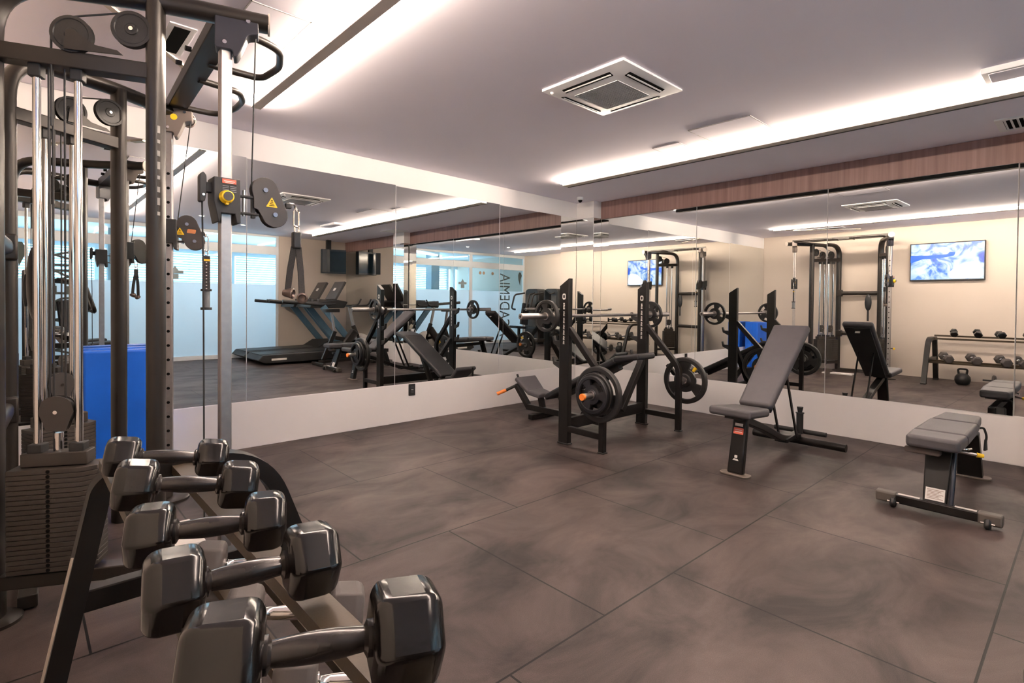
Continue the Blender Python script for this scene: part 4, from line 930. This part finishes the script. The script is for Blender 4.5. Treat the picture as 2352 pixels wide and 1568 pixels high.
def bike(x, y, label):
    t = thing('spin_bike', label, 'exercise bike', (x, y, 0))
    for dx in (-.5, .5):
        b = nb(); beam(b, (x + dx, y - .24, .035), (x + dx, y + .24, .035), .07, .05); obj('foot', b, blkm, t, bev=.006)
    b = nb(); beam(b, (x - .5, y, .07), (x + .5, y, .09), .05, .05); obj('base_tube', b, blkm, t, bev=.004)
    b = nb(); lathe(b, [(0, -.025), (.2, -.025), (.235, -.012), (.235, .012), (.2, .025), (0, .025)], (x + .3, y, .33), (0, 1, 0), 40); fw_ = obj('flywheel', b, stl, t)
    b = nb(); lathe(b, [(.0, -.035), (.07, -.035), (.07, .035), (0, .035)], (x + .3, y, .33), (0, 1, 0), 24); obj('wheel_hub', b, dark, fw_)
    b = nb(); beam(b, (x - .42, y, .1), (x - .2, y, .62), .05, .07); obj('rear_frame', b, blkm, t, bev=.005)
    b = nb(); beam(b, (x - .2, y, .58), (x - .27, y, .98), .035, .045); obj('seat_post', b, stl, t)
    b = nb(); prism(b, rpoly([(-.14, -.09), (-.14, .09), (.0, .05), (.16, .02), (.16, -.02), (.0, -.05)], .02), .06, (x - .27, y, 1.0), (1, 0, 0), (0, 1, 0)); obj('saddle', b, padb, t, bev=.015, seg=3)
    b = nb(); beam(b, (x - .2, y, .5), (x + .3, y, .4), .05, .07); beam(b, (x + .42, y, .1), (x + .16, y, .72), .05, .07); obj('main_frame', b, blkm, t, bev=.005)
    b = nb(); beam(b, (x - .05, y, .3), (x + .2, y, .62), .11, .16); obj('chain_guard', b, blkm, t, bev=.03)
    b = nb(); beam(b, (x + .17, y, .68), (x + .08, y, 1.06), .035, .045); obj('handlebar_post', b, stl, t)
    for s in (-1, 1):
        b = nb(); tube(b, rnd([(x + .08, y, 1.07), (x + .1, y + s * .2, 1.09), (x + .36, y + s * .2, 1.10), (x + .42, y + s * .2, 1.22)], .05, 4), .015, 12); obj('handlebar', b, dark, t)
        b = nb(); beam(b, (x - .03, y + s * .07, .3), (x - .03 + s * .12, y + s * .07, .2), .02, .03); cr = obj('crank', b, stl, t)
        b = nb(); bb(b, (x - .08 + s * .12, y + s * .09 - .04, .185), (x + .02 + s * .12, y + s * .09 + .04, .215)); obj('pedal', b, dark, cr)
bike(4.5, -.22, 'black spin bike with steel flywheel beyond the flat bench, seen reflected')

def stack_machine(x, y, label, rz=0):
    t = thing('weight_machine', label, 'exercise machine', (x, y, 0))
    b = nb(); prism(b, rpoly([(-.27, 0), (.27, 0), (.27, 1.50), (.18, 1.57), (-.18, 1.57), (-.27, 1.50)], .05), .34, (x, y, 0), (0, 1, 0), (0, 0, 1)); tw = obj('stack_tower', b, dark, t, bev=.02, seg=3)
    b = nb(); bb(b, (x + .168, y - .22, .5), (x + .178, y + .2, 1.38)); obj('tower_window', b, mat('smoked_panel', (.08, .075, .07), .25, var=.2), tw)
    b = nb(); bb(b, (x + .17, y - .14, .12), (x + .9, y + .02, .2)); obj('base_beam', b, blkm, t, bev=.01)
    b = nb(); slab(b, (x + .45, y - .06, .47), (x + .85, y - .06, .50), .3, .3, .07); obj('seat', b, padb, t, bev=.02, seg=3)
    b = nb(); slab(b, (x + .42, y - .06, .55), (x + .34, y - .06, 1.15), .28, .24, .07); obj('backrest', b, padb, t, bev=.02, seg=3)
    b = nb(); beam(b, (x + .6, y - .06, .15), (x + .6, y - .06, .46), .06, .06); obj('seat_post', b, blkm, t)
    for s in (-1, 1):
        b = nb(); tube(b, rnd([(x + .2, y - .06 + s * .2, 1.45), (x + .5, y - .06 + s * .3, 1.4), (x + .62, y - .06 + s * .3, 1.0), (x + .62, y - .06 + s * .14, .98)], .08, 5), .024, 12); obj('press_arm', b, blkm, t)
stack_machine(.2, -1.6, 'black weight stack machine with rounded tower by the glass wall, seen reflected')
stack_machine(.2, -.85, 'black seated press machine between dumbbell rack and weight tower, seen reflected')

# foot of another bench just entering the picture at the lower right
t = thing('exercise_bench', 'grey capped end of a bench foot entering at the lower right edge', 'bench', (2.36, .0, 0))
b = nb(); beam(b, (2.335, .10, .03), (2.50, -.42, .03), .06, .045); obj('foot_bar', b, blk, t, bev=.006)
b = nb(); beam(b, (2.325, .13, .03), (2.362, .015, .03), .066, .052); obj('foot_cap', b, mat('brown_grey_cap', (.1, .085, .075)), t, bev=.01, seg=3)
b = nb(); beam(b, (2.33, .112, .0565), (2.362, .01, .0565), .035, .001); obj('cap_label', b, lab, t)
# ------------------------------------------------------------------ camera, world
f, yaw, pitch, roll, cyp = 1232.4367, .04226666, -.01511259, .00934103, 713.2448
a = PI / 4 + yaw
fw = V((math.cos(a) * math.cos(pitch), math.sin(a) * math.cos(pitch), math.sin(pitch)))
rt = fw.cross(V((0, 0, 1))).normalized(); up = rt.cross(fw)
rt, up = rt * math.cos(roll) + up * math.sin(roll), -rt * math.sin(roll) + up * math.cos(roll)
cam = bpy.data.cameras.new('camera'); co = bpy.data.objects.new('camera', cam); C.objects.link(co)
co.matrix_world = M.Translation((0, 0, 1.2)) @ M((rt, up, -fw)).transposed().to_4x4()
cam.sensor_width = 36; cam.sensor_fit = 'HORIZONTAL'; cam.lens = 36 * f / 2352; cam.shift_y = (cyp - 784) / 2352; cam.clip_start = .02
S.camera = co
w = bpy.data.worlds.new('daylight'); S.world = w; w.use_nodes = True
w.node_tree.nodes['Background'].inputs['Color'].default_value = (.66, .86, 1, 1); w.node_tree.nodes['Background'].inputs['Strength'].default_value = 1.5
S.view_settings.view_transform = 'Standard'; S.view_settings.look = 'None'; S.view_settings.gamma = 1; S.view_settings.use_curve_mapping = False
S.view_settings.exposure = 2.85
S.cycles.max_bounces = 10; S.cycles.glossy_bounces = 8; S.cycles.diffuse_bounces = 4; S.cycles.transparent_max_bounces = 12
S.cycles.sample_clamp_indirect = 4; S.cycles.caustics_reflective = True; S.cycles.caustics_refractive = False
